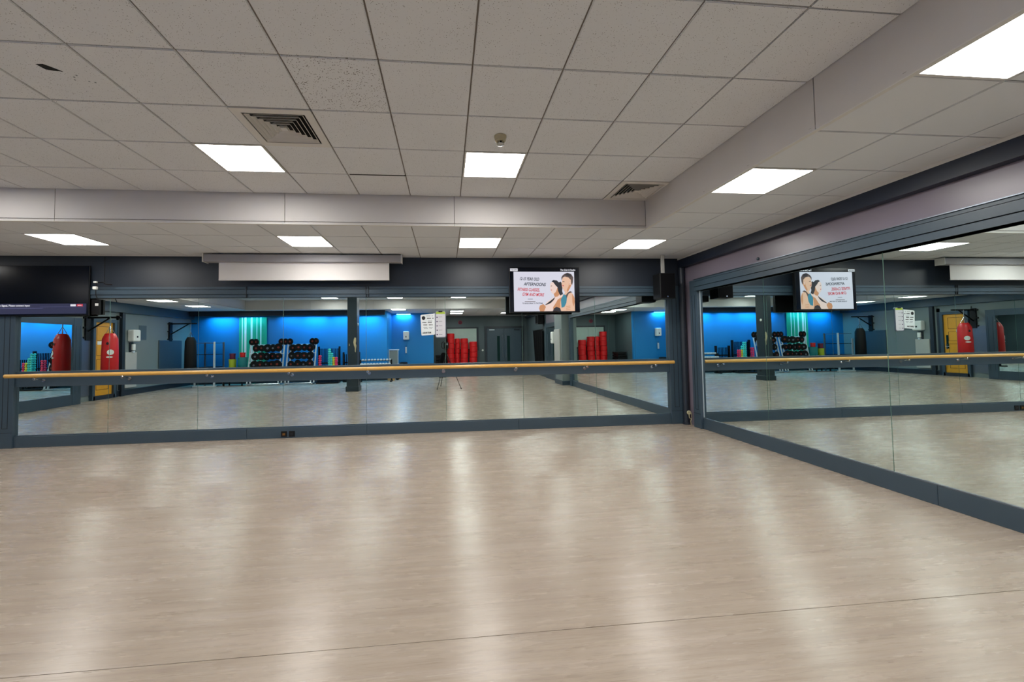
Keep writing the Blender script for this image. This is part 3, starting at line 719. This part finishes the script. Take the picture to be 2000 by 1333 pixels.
# riser, white duct cover, paper dispenser
t = thing('riser_pipe', 'dark square riser between yellow door and paper dispenser', 'pipe', (XL+.06, M(13.98), 0))
MB().box(XI, XI+.10, M(14.05), M(13.93), 0, 2.598, 'slate_dark', .005).build('riser_casing', t)
t = thing('duct_cover', 'pale grey boxed cover low on the left wall', 'cover', (XL+.05, M(14.35), .24))
MB().box(XI, XI+.08, M(14.58), M(14.10), .24, 1.36, 'panel_lt', .008).build('cover_panel', t)
def dispenser(nm_label, soap_label, x, y, axis, grp):
    t = thing('towel_dispenser', nm_label, 'dispenser', (x, y, 1.70), 'paper towel dispensers')
    t2 = thing('soap_dispenser', soap_label, 'dispenser', (x, y, 1.2), 'small bottle dispensers')
    if axis == 'x':
        MB().box(x, x+.20, y-.16, y+.16, 1.70, 2.08, 'white', .04).build('shell', t)
        MB().box(x+.20, x+.204, y-.03, y+.03, 1.82, 1.88, 'ink').build('lock', t)
        MB().box(x, x+.05, y-.06, y+.08, 1.36, 1.66, 'slate_dark', .01).build('backplate', t2)
        MB().box(x+.05, x+.12, y-.05, y+.05, 1.42, 1.62, 'white', .015).build('bottle', t2)
        MB().box(x+.05, x+.11, y-.04, y+.04, 1.33, 1.40, 'silver', .01).build('drip_tray', t2)
    else:
        MB().box(x-.13, x+.13, y, y+.20, 1.69, 2.08, 'white', .04).build('shell', t)
        MB().box(x-.02, x+.02, y+.20, y+.204, 1.78, 1.86, 'ink').build('lock', t)
        MB().box(x-.07, x+.05, y, y+.02, 1.0, 1.6, 'blue', .005).build('backplate', t2)
        MB().box(x-.05, x+.02, y+.02, y+.08, 1.08, 1.36, 'silver', .012).build('bottle', t2)
        MB().tube((x-.015, y+.05, 1.36), (x-.015, y+.05, 1.42), .012, 'ink').build('pump', t2)
dispenser('white paper dispenser on the grey left wall above duct cover', 'bottle dispenser under the towel dispenser on grey wall', XI, M(14.42), 'x', 'd')
dispenser('white paper dispenser on the bright blue wall', 'slim bottle dispenser on blue wall under the towel dispenser', -1.79, -5.199, 'y', 'd')
t = thing('wall_plate', 'small blue grey square plate on the left wall', 'plate', (XL, M(14.92), 2.0)); MB().box(XI, XI+.01, M(15.1), M(14.76), 1.76, 2.24, 'grey_mid').build('plate_face', t)
t = thing('padded_panel', 'dark square wall pad behind the black punch bag', 'wall pad', (XL, M(16.2), .35))
MB().box(XI, XI+.04, M(16.95), M(15.7), .38, 1.76, 'slate', .01).build('pad', t)
def bracket(y, label, xa):
    t = thing('bag_bracket', label, 'bracket', (XL, y, 1.8), 'punch bag wall brackets')
    MB().box(XI, XI+.05, y-.08, y+.08, 1.72, 2.42, 'black', .004).build('back_post', t)
    for z in (1.80, 2.08, 2.36): MB().box(XI, XI+.035, y-.13, y+.13, z-.025, z+.025, 'black', .004).build('cross_plate', t)
    MB().box(XI+.03, xa+.04, y-.025, y+.025, 2.34, 2.39, 'black', .004).build('arm', t)
    MB().tube((XI+.04, y, 1.98), (xa-.25, y, 2.35), .022, 'black', 8).build('brace', t)
def punch_bag(x, y, z0, z1, r, m, label, logo):
    t = thing('punch_bag', label, 'punch bag', (x, y, z0))
    MB().lathe([(r*.9, 0), (r, .03), (r*.98, (z1-z0)*.5), (r*.9, z1-z0-.15), (r*.62, z1-z0-.02), (r*.5, z1-z0)], (x, y, z0), m, 'z', 24).build('bag_body', t)
    ch = MB()
    for k in range(4):
        an = R(45+90*k); ch.tube((x+r*.6*math.cos(an), y+r*.6*math.sin(an), z1-.05), (x, y, z1+.2), .007, 'chrome', 6)
    ch.tube((x, y, z1+.2), (x, y, 2.345), .012, 'chrome', 6); ch.build('chain', t)
    if logo:
        b = MB(); n = 14
        for (c0, c1, w0, h0) in ((0, .02, .075, .075), (0.02, -.11, .07, .022)):
            for a_, dz in ((R(50), 0),):
                v = []
                for k in range(n):
                    q = 2*math.pi*k/n; s_ = c0+w0*math.cos(q); zz = 1.36+c1+h0*math.sin(q); an = a_+s_/r
                    v.append((x+(r+.004)*math.cos(an), y+(r+.004)*math.sin(an), zz))
                b.add(v, [tuple(range(n))], 'white')
        b.build('emblem', t)
        v = []; 
        for k in range(10):
            q = 2*math.pi*k/10; an = R(70)+.03*math.cos(q)/r; v.append((x+(r*.97+.004)*math.cos(an), y+(r*.97+.004)*math.sin(an), 1.62+.04*math.sin(q)))
        MB().add(v, [tuple(range(10))], 'ink').build('badge', t)
bracket(M(12.76), 'black steel wall bracket holding the red punch bag', -9.25); bracket(M(16.3), 'black steel wall bracket holding the black punch bag', -9.20)
punch_bag(-9.25, M(12.45), .74, 1.90, .19, 'red', 'red punch bag with white emblem hanging by yellow door', True)
punch_bag(-9.20, M(16.0), .66, 1.86, .19, 'rubber', 'black punch bag hanging in the corner by the blue wall', False)

# ================================================================ GYM EQUIPMENT AT THE BLUE WALL
# LED strips behind the valance
led = thing('light_strip', 'blue light strips hidden behind the dark valance', 'light strip', (-6, YB+.08, 2.8))
for k, (xa, xb, e_) in enumerate(((-9.35, -8.45, 1.3), (-6.7, -5.85, .7), (-5.75, -4.85, 1.3), (-4.65, -3.85, .9), (-3.55, -2.75, 1.2), (-8.2, -7.3, .5))):
    l = bpy.data.lights.new('led_strip', 'AREA'); l.shape = 'RECTANGLE'; l.size = xb-xa; l.size_y = .05; l.color = (.10, .60, 1); l.energy = LED*e_; l.spread = R(150)
    o = bpy.data.objects.new('led_strip', l); C.objects.link(o); o.parent = led; o.location = Vector(((xa+xb)/2, YB+.25, 2.76))-Vector(led.location)
    MB().box(xa, xb, YB+.22, YB+.28, 2.77, 2.80, 'white').build('strip_housing', led)
l = bpy.data.lights.new('led_strip', 'AREA'); l.shape = 'RECTANGLE'; l.size = .6; l.size_y = .05; l.color = (.2, .62, 1); l.energy = LED*.9
o = bpy.data.objects.new('led_strip', l); C.objects.link(o); o.parent = led; o.location = Vector((-1.9, -5.08, 2.84))-Vector(led.location)

# striped curtain
t = thing('striped_curtain', 'green and white striped curtain hanging on the blue wall', 'curtain', (-7.7, YB+.05, .1))
def strip(x0, x1, m):
    b = MB(); q = max(2, int((x1-x0)/.03)); v = []
    for i in range(q+1):
        x = x0+(x1-x0)*i/q; y = YB+.05+.012*math.sin(x*38)
        v += [(x, y, .12), (x, y, 2.66), (x, y-.004, .12), (x, y-.004, 2.66)]
    fs = []
    for i in range(q): a_ = 4*i; fs += [(a_, a_+4, a_+5, a_+1), (a_+2, a_+3, a_+7, a_+6)]
    fs += [(0, 1, 3, 2), (4*q, 4*q+2, 4*q+3, 4*q+1)]
    b.add(v, fs, m, True); b.build('stripe', t)
cuts = [(-8.27, 'stripe_g'), (-8.17, 'stripe_w'), (-8.13, 'stripe_g'), (-8.06, 'stripe_w'), (-7.99, 'stripe_g'), (-7.83, 'stripe_w'), (-7.75, 'stripe_g'), (-7.60, 'stripe_w'), (-7.57, 'stripe_g'), (-7.46, 'stripe_w'), (-7.41, 'stripe_g'), (-7.20, None)]
for (x0, m_), (x1, _) in zip(cuts, cuts[1:]): strip(x0, x1, m_)

def Yp(v): return M(v)
# storage frame with silver posts
t = thing('storage_frame', 'tall storage frame with silver posts beside black punch bag', 'rack', (-8.97, Yp(16.75), 0))
for x, yp in ((-9.30, 16.45), (-8.62, 16.45), (-9.30, 17.1), (-8.62, 17.1)):
    MB().box(x-.028, x+.028, Yp(yp)-.028, Yp(yp)+.028, .0, 1.43 if (x < -9 and yp < 17) else 1.68, 'silver' if yp < 17 else 'steel', .006).build('post', t)
for z in (.12, .72, 1.2, 1.63):
    b = MB(); b.box(-9.28, -8.64, Yp(17.1), Yp(16.45), z, z+.02, 'steel' if z > 1.5 else 'black'); b.build('shelf', t)
b = MB(); b.box(-9.37, -8.55, Yp(16.45)-.05, Yp(16.45)+.05, 0, .05, 'silver', .01); b.build('foot', t)
# shelf with tubs
t = thing('low_bench', 'low black storage bench under the coloured tubs', 'bench', (-8.0, Yp(16.85), 0))
MB().box(-8.42, -7.68, Yp(17.1), Yp(16.6), .60, .68, 'black', .01).build('top', t)
for x in (-8.38, -7.72):
    for y in (16.64, 17.06): MB().box(x-.02, x+.02, Yp(y)-.02, Yp(y)+.02, 0, .60, 'black').build('leg', t)
MB().box(-8.38, -7.72, Yp(17.06), Yp(16.64), .15, .19, 'black').build('shelf', t)
def tub(x, z, r, hh, m, label, name='weight_tub', cat='tub'):
    t = thing(name, label, cat, (x, Yp(16.85), z))
    MB().lathe([(r*.92, 0), (r, .02), (r*.97, hh*.5), (r*1.04, hh-.02), (r*1.0, hh)], (x, Yp(16.85), z), m).build('wall', t)
    MB().lathe([(r*1.08, 0), (r*1.08, .025), (r*.9, .03)], (x, Yp(16.85), z+hh-.03), m).build('rim', t)
tub(-8.17, .68, .125, .33, 'lime', 'lime green tub on the low black bench'); tub(-8.17, 1.012, .1, .22, 'maroon', 'maroon medicine weight on top of the lime tub')
tub(-7.80, .68, .165, .40, 'teal', 'wide teal tub on the low black bench'); tub(-7.80, 1.082, .095, .18, 'red', 'small red weight on top of the teal tub')

# plate racks
plate = {}
def plate_obj(m):
    b = MB(); b.lathe([(.03, -.018), (.06, -.02), (.10, -.012), (.125, -.016), (.13, 0), (.125, .016), (.10, .012), (.06, .02), (.03, .018)], (0, 0, 0), 'rubber', 'y', 20)
    return b
def rack(x0, x1, label, cols, which):
    yf, yb = Yp(16.72), Yp(17.15)
    t = thing('plate_rack', label, 'rack', ((x0+x1)/2, Yp(16.9), 0))
    for x in (x0, x0+.12, x1-.12, x1): MB().tube((x, yf+.02, .06), (x, yb+.12, 1.58), .027, 'silver', 10).build('upright', t)
    for z, fr_ in ((.50, .3), (.85, .52), (1.20, .74), (1.54, .97)):
        y = yf+.02+(yb+.12-yf-.02)*fr_; MB().tube((x0, y, z), (x1, y, z), .018, 'silver', 8).build('cross_bar', t)
    for x in (x0+.06, x1-.06): MB().box(x-.05, x+.05, yb-.05, yf+.12, .0, .05, 'chrome', .01).build('foot', t)
    MB().box(x0+.05, x1-.05, yf+.08, yf+.14, .03, .07, 'chrome', .01).build('base_bar', t)
    return t
rack(-7.58, -6.32, 'silver plate rack of black discs in front of striped curtain', 5, 'A')
rack(-6.18, -5.12, 'silver plate rack of black discs between curtain and slate column', 4, 'B')
pb = plate_obj('rubber').build('weight_plate', at=(0, 0, 0)); tag(pb, 'black rubber disc on the silver rack before the striped curtain', 'weight plate', 'discs on the left rack')
hb = MB().lathe([(.036, -.024), (.036, .024)], (0, 0, 0), 'hub_red', 'y', 14).build('hub', pb)
hub_alt = MB().lathe([(.036, -.024), (.036, .024)], (0, 0, 0), 'steel', 'y', 14).build('hub_metal'); hub_me = hub_alt.data; bpy.data.objects.remove(hub_alt)
first = [True]
def put_plate(x, y, z, s, rz, lab, grp, alt=False):
    o = pb if first[0] else copy_tree(pb); first[0] = False
    o.location = (x, y, z); o.scale = (s, 1, s); o.rotation_euler = (0, 0, rz); o['label'] = lab; o['group'] = grp
    if alt: o.children[0].data = hub_me
labA, labB = 'left silver rack before the striped curtain', 'right silver rack nearest the slate column'
ORD = ('lowest', 'second lowest', 'third lowest', 'fourth lowest', 'fifth lowest', 'sixth lowest', 'seventh lowest', 'second highest', 'topmost')
NTH = ('first', 'second', 'third', 'fourth', 'fifth', 'sixth', 'seventh', 'eighth', 'ninth', 'tenth')
for (xa, xb, nc, lab, grp) in ((-7.35, -6.5, 5, labA, 'discs on the left rack'), (-5.98, -5.3, 4, labB, 'discs on the right rack')):
    for ci in range(nc):
        x = xa+(xb-xa)*ci/(nc-1)
        for ri, (z, fr_) in enumerate(((.78, .52), (1.10, .74), (1.42, .97))):
            y0_ = Yp(16.72)+.02+(Yp(17.15)+.12-Yp(16.72)-.02)*fr_
            for k in range(2):
                mh = random.random() < .45
                put_plate(x+random.uniform(-.02, .02), y0_+.05+.05*k, z+random.uniform(-.02, .02), random.choice((.95, 1.1, 1.2)), R(random.uniform(-22, 22)), '%s disc with %s hub, %s row, %s column, %s' % (('rear', 'front')[k], ('red', 'steel')[mh], ('lower', 'middle', 'upper')[ri], NTH[ci], lab), grp, mh)
for x, lab, grp in ((-7.52, labA, 'discs on the left rack'), (-7.38, labA, 'discs on the left rack'), (-6.42, labA, 'discs on the left rack'), (-6.27, labA, 'discs on the left rack'), (-6.1, labB, 'discs on the right rack'), (-5.25, labB, 'discs on the right rack'), (-5.12, labB, 'discs on the right rack')):
    put_plate(x, Yp(17.15)+.16, 1.66, 1.0, R(12), ('large disc crowning the %s upright of the ' % {-7.52: 'outer left', -7.38: 'inner left', -6.42: 'inner right', -6.27: 'outer right', -6.1: 'left', -5.25: 'inner right', -5.12: 'outer right'}[x])+lab, grp, False)

# racks of upright bars
def bar_rack(x0, x1, h, yp, label, n):
    t = thing('bar_rack', label, 'rack', ((x0+x1)/2, Yp(yp), 0)); y = Yp(yp)
    for x in (x0, x1): MB().box(x-.025, x+.025, y-.06, y+.06, 0, h+.08, 'black', .004).build('end_post', t)
    for z in (.12, .75): MB().box(x0, x1, y-.05, y-.02, z, z+.05, 'black').build('cross_rail', t)
    MB().box(x0, x1, y-.12, y+.12, 0, .06, 'black').build('base_tray', t)
    for k in range(n):
        x = x0+(x1-x0)*(k+.7)/(n+.4); MB().tube((x, y+.01, .06), (x, y+.01, h), .014, 'black_matt', 8).build('bar', t)
bar_rack(-5.08, -4.28, 1.36, 17.25, 'black rack of tall upright bars behind the coloured dumbbells', 14)
bar_rack(-4.12, -3.50, 1.12, 17.25, 'lower black rack of upright bars beside the slate column', 9)

# coloured dumbbells on a stand
t = thing('dumbbell_stand', 'narrow black stand carrying columns of small coloured dumbbells', 'stand', (-4.6, Yp(16.85), 0))
MB().box(-5.05, -4.2, Yp(17.02), Yp(16.72), 0, .05, 'black').build('base', t)
MB().box(-5.02, -4.22, Yp(16.96), Yp(16.78), .55, .60, 'black').build('tray', t)
for x in (-5.0, -4.24): MB().box(x-.02, x+.02, Yp(16.9), Yp(16.85), 0, .56, 'black').build('leg', t)
dm = {}
def dumbbell_proto(m, r=.042):
    b = MB().lathe([(r*.6, -.085), (r, -.075), (r, -.045), (r*.5, -.035)], (0, 0, 0), m, 'y', 12).build('dumbbell_head_a'); c = b.data; bpy.data.objects.remove(b)
    b = MB().lathe([(r*.6, .085), (r, .075), (r, .045), (r*.5, .035)], (0, 0, 0), m, 'y', 12).build('dumbbell_head_b'); d = b.data; bpy.data.objects.remove(b)
    b = MB().tube((0, -.04, 0), (0, .04, 0), .013, m, 8).build('dumbbell_grip'); e_ = b.data; bpy.data.objects.remove(b)
    return c, d, e_
def put_db(x, y, z, m, lab, grp, s=1):
    if m not in dm: dm[m] = dumbbell_proto(m, .056 if m == 'silver' else .042)
    t = thing('dumbbell', lab, 'dumbbell', (x, y, z), grp)
    for nm, me in zip(('head', 'head', 'grip'), dm[m]):
        o = bpy.data.objects.new(nm, me); C.objects.link(o); o.parent = t
    t.scale = (s, s, s)
for x, m_, nn, cn in ((-4.93, 'pink', 6, 'pink'), (-4.57, 'teal_lt', 9, 'aqua'), (-4.485, 'teal_lt', 7, 'aqua'), (-4.40, 'yellow', 5, 'yellow'), (-4.31, 'pink', 5, 'rose pink')):
    lab = {'pink': 'small pink dumbbell in the single column left on the stand', 'aqua': 'small aqua dumbbell in the '+('tallest' if nn == 9 else 'second tallest')+' column on the stand', 'yellow': 'small yellow dumbbell in the column between aqua and pink', 'rose pink': 'small rose pink dumbbell in the right hand column'}[cn]
    for k in range(nn): put_db(x+(.004 if k % 2 else -.004), Yp(16.87), .645+.084*k, m_, lab.replace('dumbbell', 'dumbbell, '+(ORD[k] if k < nn-1 else 'topmost')+',', 1), cn+' dumbbells on the stand')

# chrome dumbbell rack in front of the return wall
t = thing('dumbbell_rack', 'low black rack with two rows of chrome ended dumbbells', 'rack', (-2.9, Yp(17.0), 0))
yq2 = Yp(17.05)
for x in (-3.42, -2.2):
    MB().box(x-.03, x+.03, yq2-.2, yq2+.25, 0, .05, 'black').build('foot', t); MB().box(x-.025, x+.025, yq2-.06, yq2+.04, 0, .88, 'black').build('end_post', t)
for z, y in ((.66, yq2+.06), (.84, yq2-.06)): MB().box(-3.42, -2.2, y-.08, y+.08, z-.02, z, 'black').build('shelf', t)
MB().box(-3.42, -2.2, yq2-.08, yq2+.05, .25, .28, 'blue').build('panel', t)
for k in range(10):
    put_db(-3.36+.12*k, yq2+.06, .70, 'silver', NTH[k]+' chrome dumbbell from the slate column on the lower row of low rack', 'lower row of chrome dumbbells', .95)
    put_db(-3.34+.12*k, yq2-.06, .872, 'silver', NTH[k]+' chrome dumbbell from the slate column on the upper row of low rack', 'upper row of chrome dumbbells', .75)
t = thing('folded_step', 'grey green board in a metal frame behind the dumbbell rack', 'board', (-2.2, Yp(18.2), 0))
MB().box(-2.44, -2.08, Yp(18.25), Yp(18.22), .55, 1.22, 'grey_wall', .01).build('panel', t)
b = MB()
for x in (-2.45, -2.07): b.tube((x, Yp(18.2), 0), (x, Yp(18.2), 1.25), .018, 'silver', 8)
b.tube((-2.5, Yp(18.2), 1.25), (-2.02, Yp(18.2), 1.25), .018, 'silver', 8); b.build('frame', t)
t = thing('waste_bin', 'black waste bin under the dispenser on the blue wall', 'bin', (-1.9, -4.95, 0))
MB().lathe([(.14, 0), (.17, .60), (.175, .62)], (-1.9, -4.95, 0), 'black').build('bucket', t); MB().lathe([(.18, 0), (.18, .04), (.12, .07)], (-1.9, -4.95, .62), 'black').build('lid', t)
t = thing('wooden_block', 'pale wooden block on the floor beside the dumbbell rack', 'block', (-2.25, Yp(17.4), 0)); MB().box(-2.4, -2.12, Yp(17.5), Yp(17.38), .0, .1, 'wood', .006).build('block_body', t)
t = thing('wooden_block', 'smaller pale wooden block by the waste bin', 'block', (-2.0, Yp(18.0), 0)); MB().box(-2.1, -1.93, Yp(18.1), Yp(17.98), .0, .09, 'wood', .006).build('block_body', t)
t = thing('roller', 'black foam roller lying between the wooden blocks', 'roller', (-2.05, Yp(17.7), .07)); MB().tube((-2.03, Yp(17.7)-.12, .07), (-2.03, Yp(17.7)+.12, .07), .07, 'rubber', 16).build('roller_body', t)

# ================================================================ LOBBY
# framed pale board, red padded columns, step boxes
t = thing('wall_board', 'pale green board in dark frame behind the red pads', 'board', (.8, YE, 1.4))
MB().box(.06, 1.56, YE+.001, YE+.015, 1.2, 2.24, 'board').build('board_face', t)
b = MB()
for q in ((-.02, .06, 1.12, 2.32), (1.56, 1.66, 1.12, 2.32), (.06, 1.56, 2.24, 2.32), (.06, 1.56, 1.12, 1.2)): b.box(q[0], q[1], YE+.001, YE+.03, q[2], q[3], 'slate_dark')
b.build('frame', t)
for k, (x0, x1, z1, lab) in enumerate(((.04, .42, 1.99, 'tallest red padded vinyl column, next to the black step boxes'), (.44, .68, 1.74, 'slim red padded vinyl column, second from the step boxes'), (.71, 1.10, 1.74, 'red padded vinyl column, third from the step boxes'), (1.16, 1.56, 1.57, 'shortest red padded vinyl column, nearest the double doors'))):
    t = thing('red_pad', lab, 'pad', ((x0+x1)/2, YE+.35, 0), 'red padded columns')
    n = int(round(z1/.25)); hh = z1/n; c0 = (x0+x1)/2; r = (x1-x0)/2
    for q in range(n):
        dx = .012*math.sin(q*1.3+k)
        MB().lathe([(r-.02, 0), (r, .02), (r, hh-.02), (r-.02, hh)], (c0+dx, YE+.35, q*hh), 'red', 'z', 16).build('segment', t)
t = thing('wall_alarm', 'red round alarm sounder on the lobby wall', 'alarm', (.73, YE, 2.56))
MB().lathe([(.06, 0), (.09, .02), (.09, .06), (.05, .08)], (.73, YE+.001, 2.56), 'maroon', 'y').build('sounder', t); MB().lathe([(.1, 0), (.1, .01)], (.73, YE+.0005, 2.56), 'red', 'y').build('base_ring', t)
k = 0
for x0, x1, nn in ((-.50, -.06, 7),):
    for q in range(nn):
        t = thing('step_box', 'black aerobic step in the stack beside the red pads, %s one' % (('lowest', 'second lowest', 'third lowest', 'middle', 'third highest', 'second highest', 'topmost')[q]), 'aerobic step', ((x0+x1)/2, -6.15, q*.135), 'stacked aerobic steps')
        MB().box(x0, x1, -6.5, -5.8, q*.135+.03, q*.135+.13, 'rubber', .012).build('platform', t)
        for fy in (-6.42, -5.98): MB().box(x0+.03, x1-.03, fy, fy+.1, q*.135, q*.135+.03, 'black').build('foot', t)
# double doors
dd = sroot('door_2', 'pair of dark slate doors with slim vision panels')
fr = MB(); fr.box(1.98, 2.08, YE+.001, YE+.08, 0, 2.34, 'slate_dark'); fr.box(3.88, 3.98, YE+.001, YE+.08, 0, 2.34, 'slate_dark'); fr.box(2.08, 3.88, YE+.001, YE+.08, 2.24, 2.34, 'slate_dark'); fr.build('door_frame', dd)
for x0, x1, gx, hx in ((2.09, 2.978, 2.68, 2.88), (2.984, 3.87, 3.20, 3.06)):
    MB().box(x0, x1, YE+.002, YE+.05, .01, 2.235, 'slate', .004).build('door_leaf', dd)
    MB().box(gx-.07, gx+.07, YE+.051, YE+.055, .55, 1.84, 'glass_dark').build('vision_glass', dd)
    b = MB(); b.tube((hx, YE+.11, .75), (hx, YE+.11, 1.9), .012, 'steel', 8); b.tube((hx, YE+.05, .8), (hx, YE+.11, .8), .01, 'steel', 6); b.tube((hx, YE+.05, 1.85), (hx, YE+.11, 1.85), .01, 'steel', 6); b.build('pull_handle', dd)
MB().box(2.2, 2.48, YE+.05, YE+.11, 2.13, 2.19, 'silver', .01).build('door_closer', dd); MB().box(3.5, 3.78, YE+.05, YE+.11, 2.13, 2.19, 'slate_dark', .01).build('door_closer', dd)
t = thing('push_button', 'small white push button beside the double doors', 'button', (1.86, YE, 1.12)); MB().lathe([(.05, 0), (.05, .02), (.03, .03)], (1.86, YE+.001, 1.12), 'white', 'y').build('button_cap', t)
# lobby side on the right wall: pillar, small mirror, curtain, speaker
pl = sroot('trim_5', 'grey pillar between the side mirror and lobby mirror')
px0 = W-.26
MB().box(px0, W+.02, M(14.7), M(13.78), 0, 2.72, 'grey_wall', .005).build('pillar_shaft', pl); MB().box(px0-.02, W, M(14.72), M(13.76), 0, .15, 'slate', .005).build('pillar_skirting', pl)
t = thing('pillar_box', 'pale grey box panel on the pillar', 'cover', (px0, M(14.3), .8)); MB().box(px0-.04, px0, M(14.65), M(13.95), .72, 1.92, 'panel_lt', .008).build('box_panel', t)
t = thing('towel_dispenser', 'white rounded dispenser on the far side of the pillar', 'dispenser', (px0-.02, M(14.75), 1.45)); MB().box(px0-.10, px0+.06, M(14.95), M(14.70), 1.42, 1.85, 'white', .04).build('shell', t)
MB().box(px0-.104, px0-.10, M(14.86), M(14.80), 1.55, 1.6, 'ink').build('lock', t)
t = thing('wall_mirror', 'small lobby mirror beyond the pillar', 'mirror', (W, M(15.9), 0))
MB().box(W-.03, W-.024, M(16.85), M(14.95), .25, 2.08, 'mirror').build('mirror_pane', t)
b = MB(); b.box(W-.06, W, M(16.97), M(14.73), 2.08, 2.24, 'slate'); b.box(W-.06, W, M(16.97), M(14.73), 0, .25, 'slate'); b.box(W-.06, W, M(16.97), M(16.85), .25, 2.08, 'slate'); b.box(W-.06, W, M(14.95), M(14.73), .25, 2.08, 'slate'); b.build('frame', t)
MB().box(W-.023, W, M(16.85), M(14.95), .25, 2.08, 'slate').build('backing', t)
t = thing('dark_curtain', 'black cloth hanging beside the lobby mirror', 'curtain', (W-.1, M(18.3), .3))
b = MB(); v = []; n = 16
for i in range(n+1):
    f_ = i/n; y = M(19.3)+(M(17.35)-M(19.3))*f_; yl = M(18.9)+(M(17.35)-M(18.9))*f_; x = W-.08-.02*math.sin(f_*28)
    v += [(x, yl, .35), (x, y, 2.02), (x+.006, yl, .35), (x+.006, y, 2.02)]
fs = []
for i in range(n): a_ = 4*i; fs += [(a_, a_+4, a_+5, a_+1), (a_+2, a_+3, a_+7, a_+6)]
b.add(v, fs, 'black_matt', True); b.build('cloth', t)
MB().tube((W-.08, M(19.35), 2.03), (W-.08, M(17.3), 2.03), .012, 'black', 8).build('rail', t)
t = thing('loudspeaker', 'black loudspeaker above the black cloth in the lobby', 'speaker', (W-.2, M(17.4), 2.3)); MB().box(W-.30, W-.05, M(17.7), M(17.2), 2.26, 2.66, 'black', .012).build('cabinet', t); MB().box(W-.31, W-.30, M(17.66), M(17.24), 2.3, 2.62, 'black_matt').build('grille', t); MB().box(W-.05, W, M(17.5), M(17.4), 2.4, 2.5, 'black').build('bracket', t)
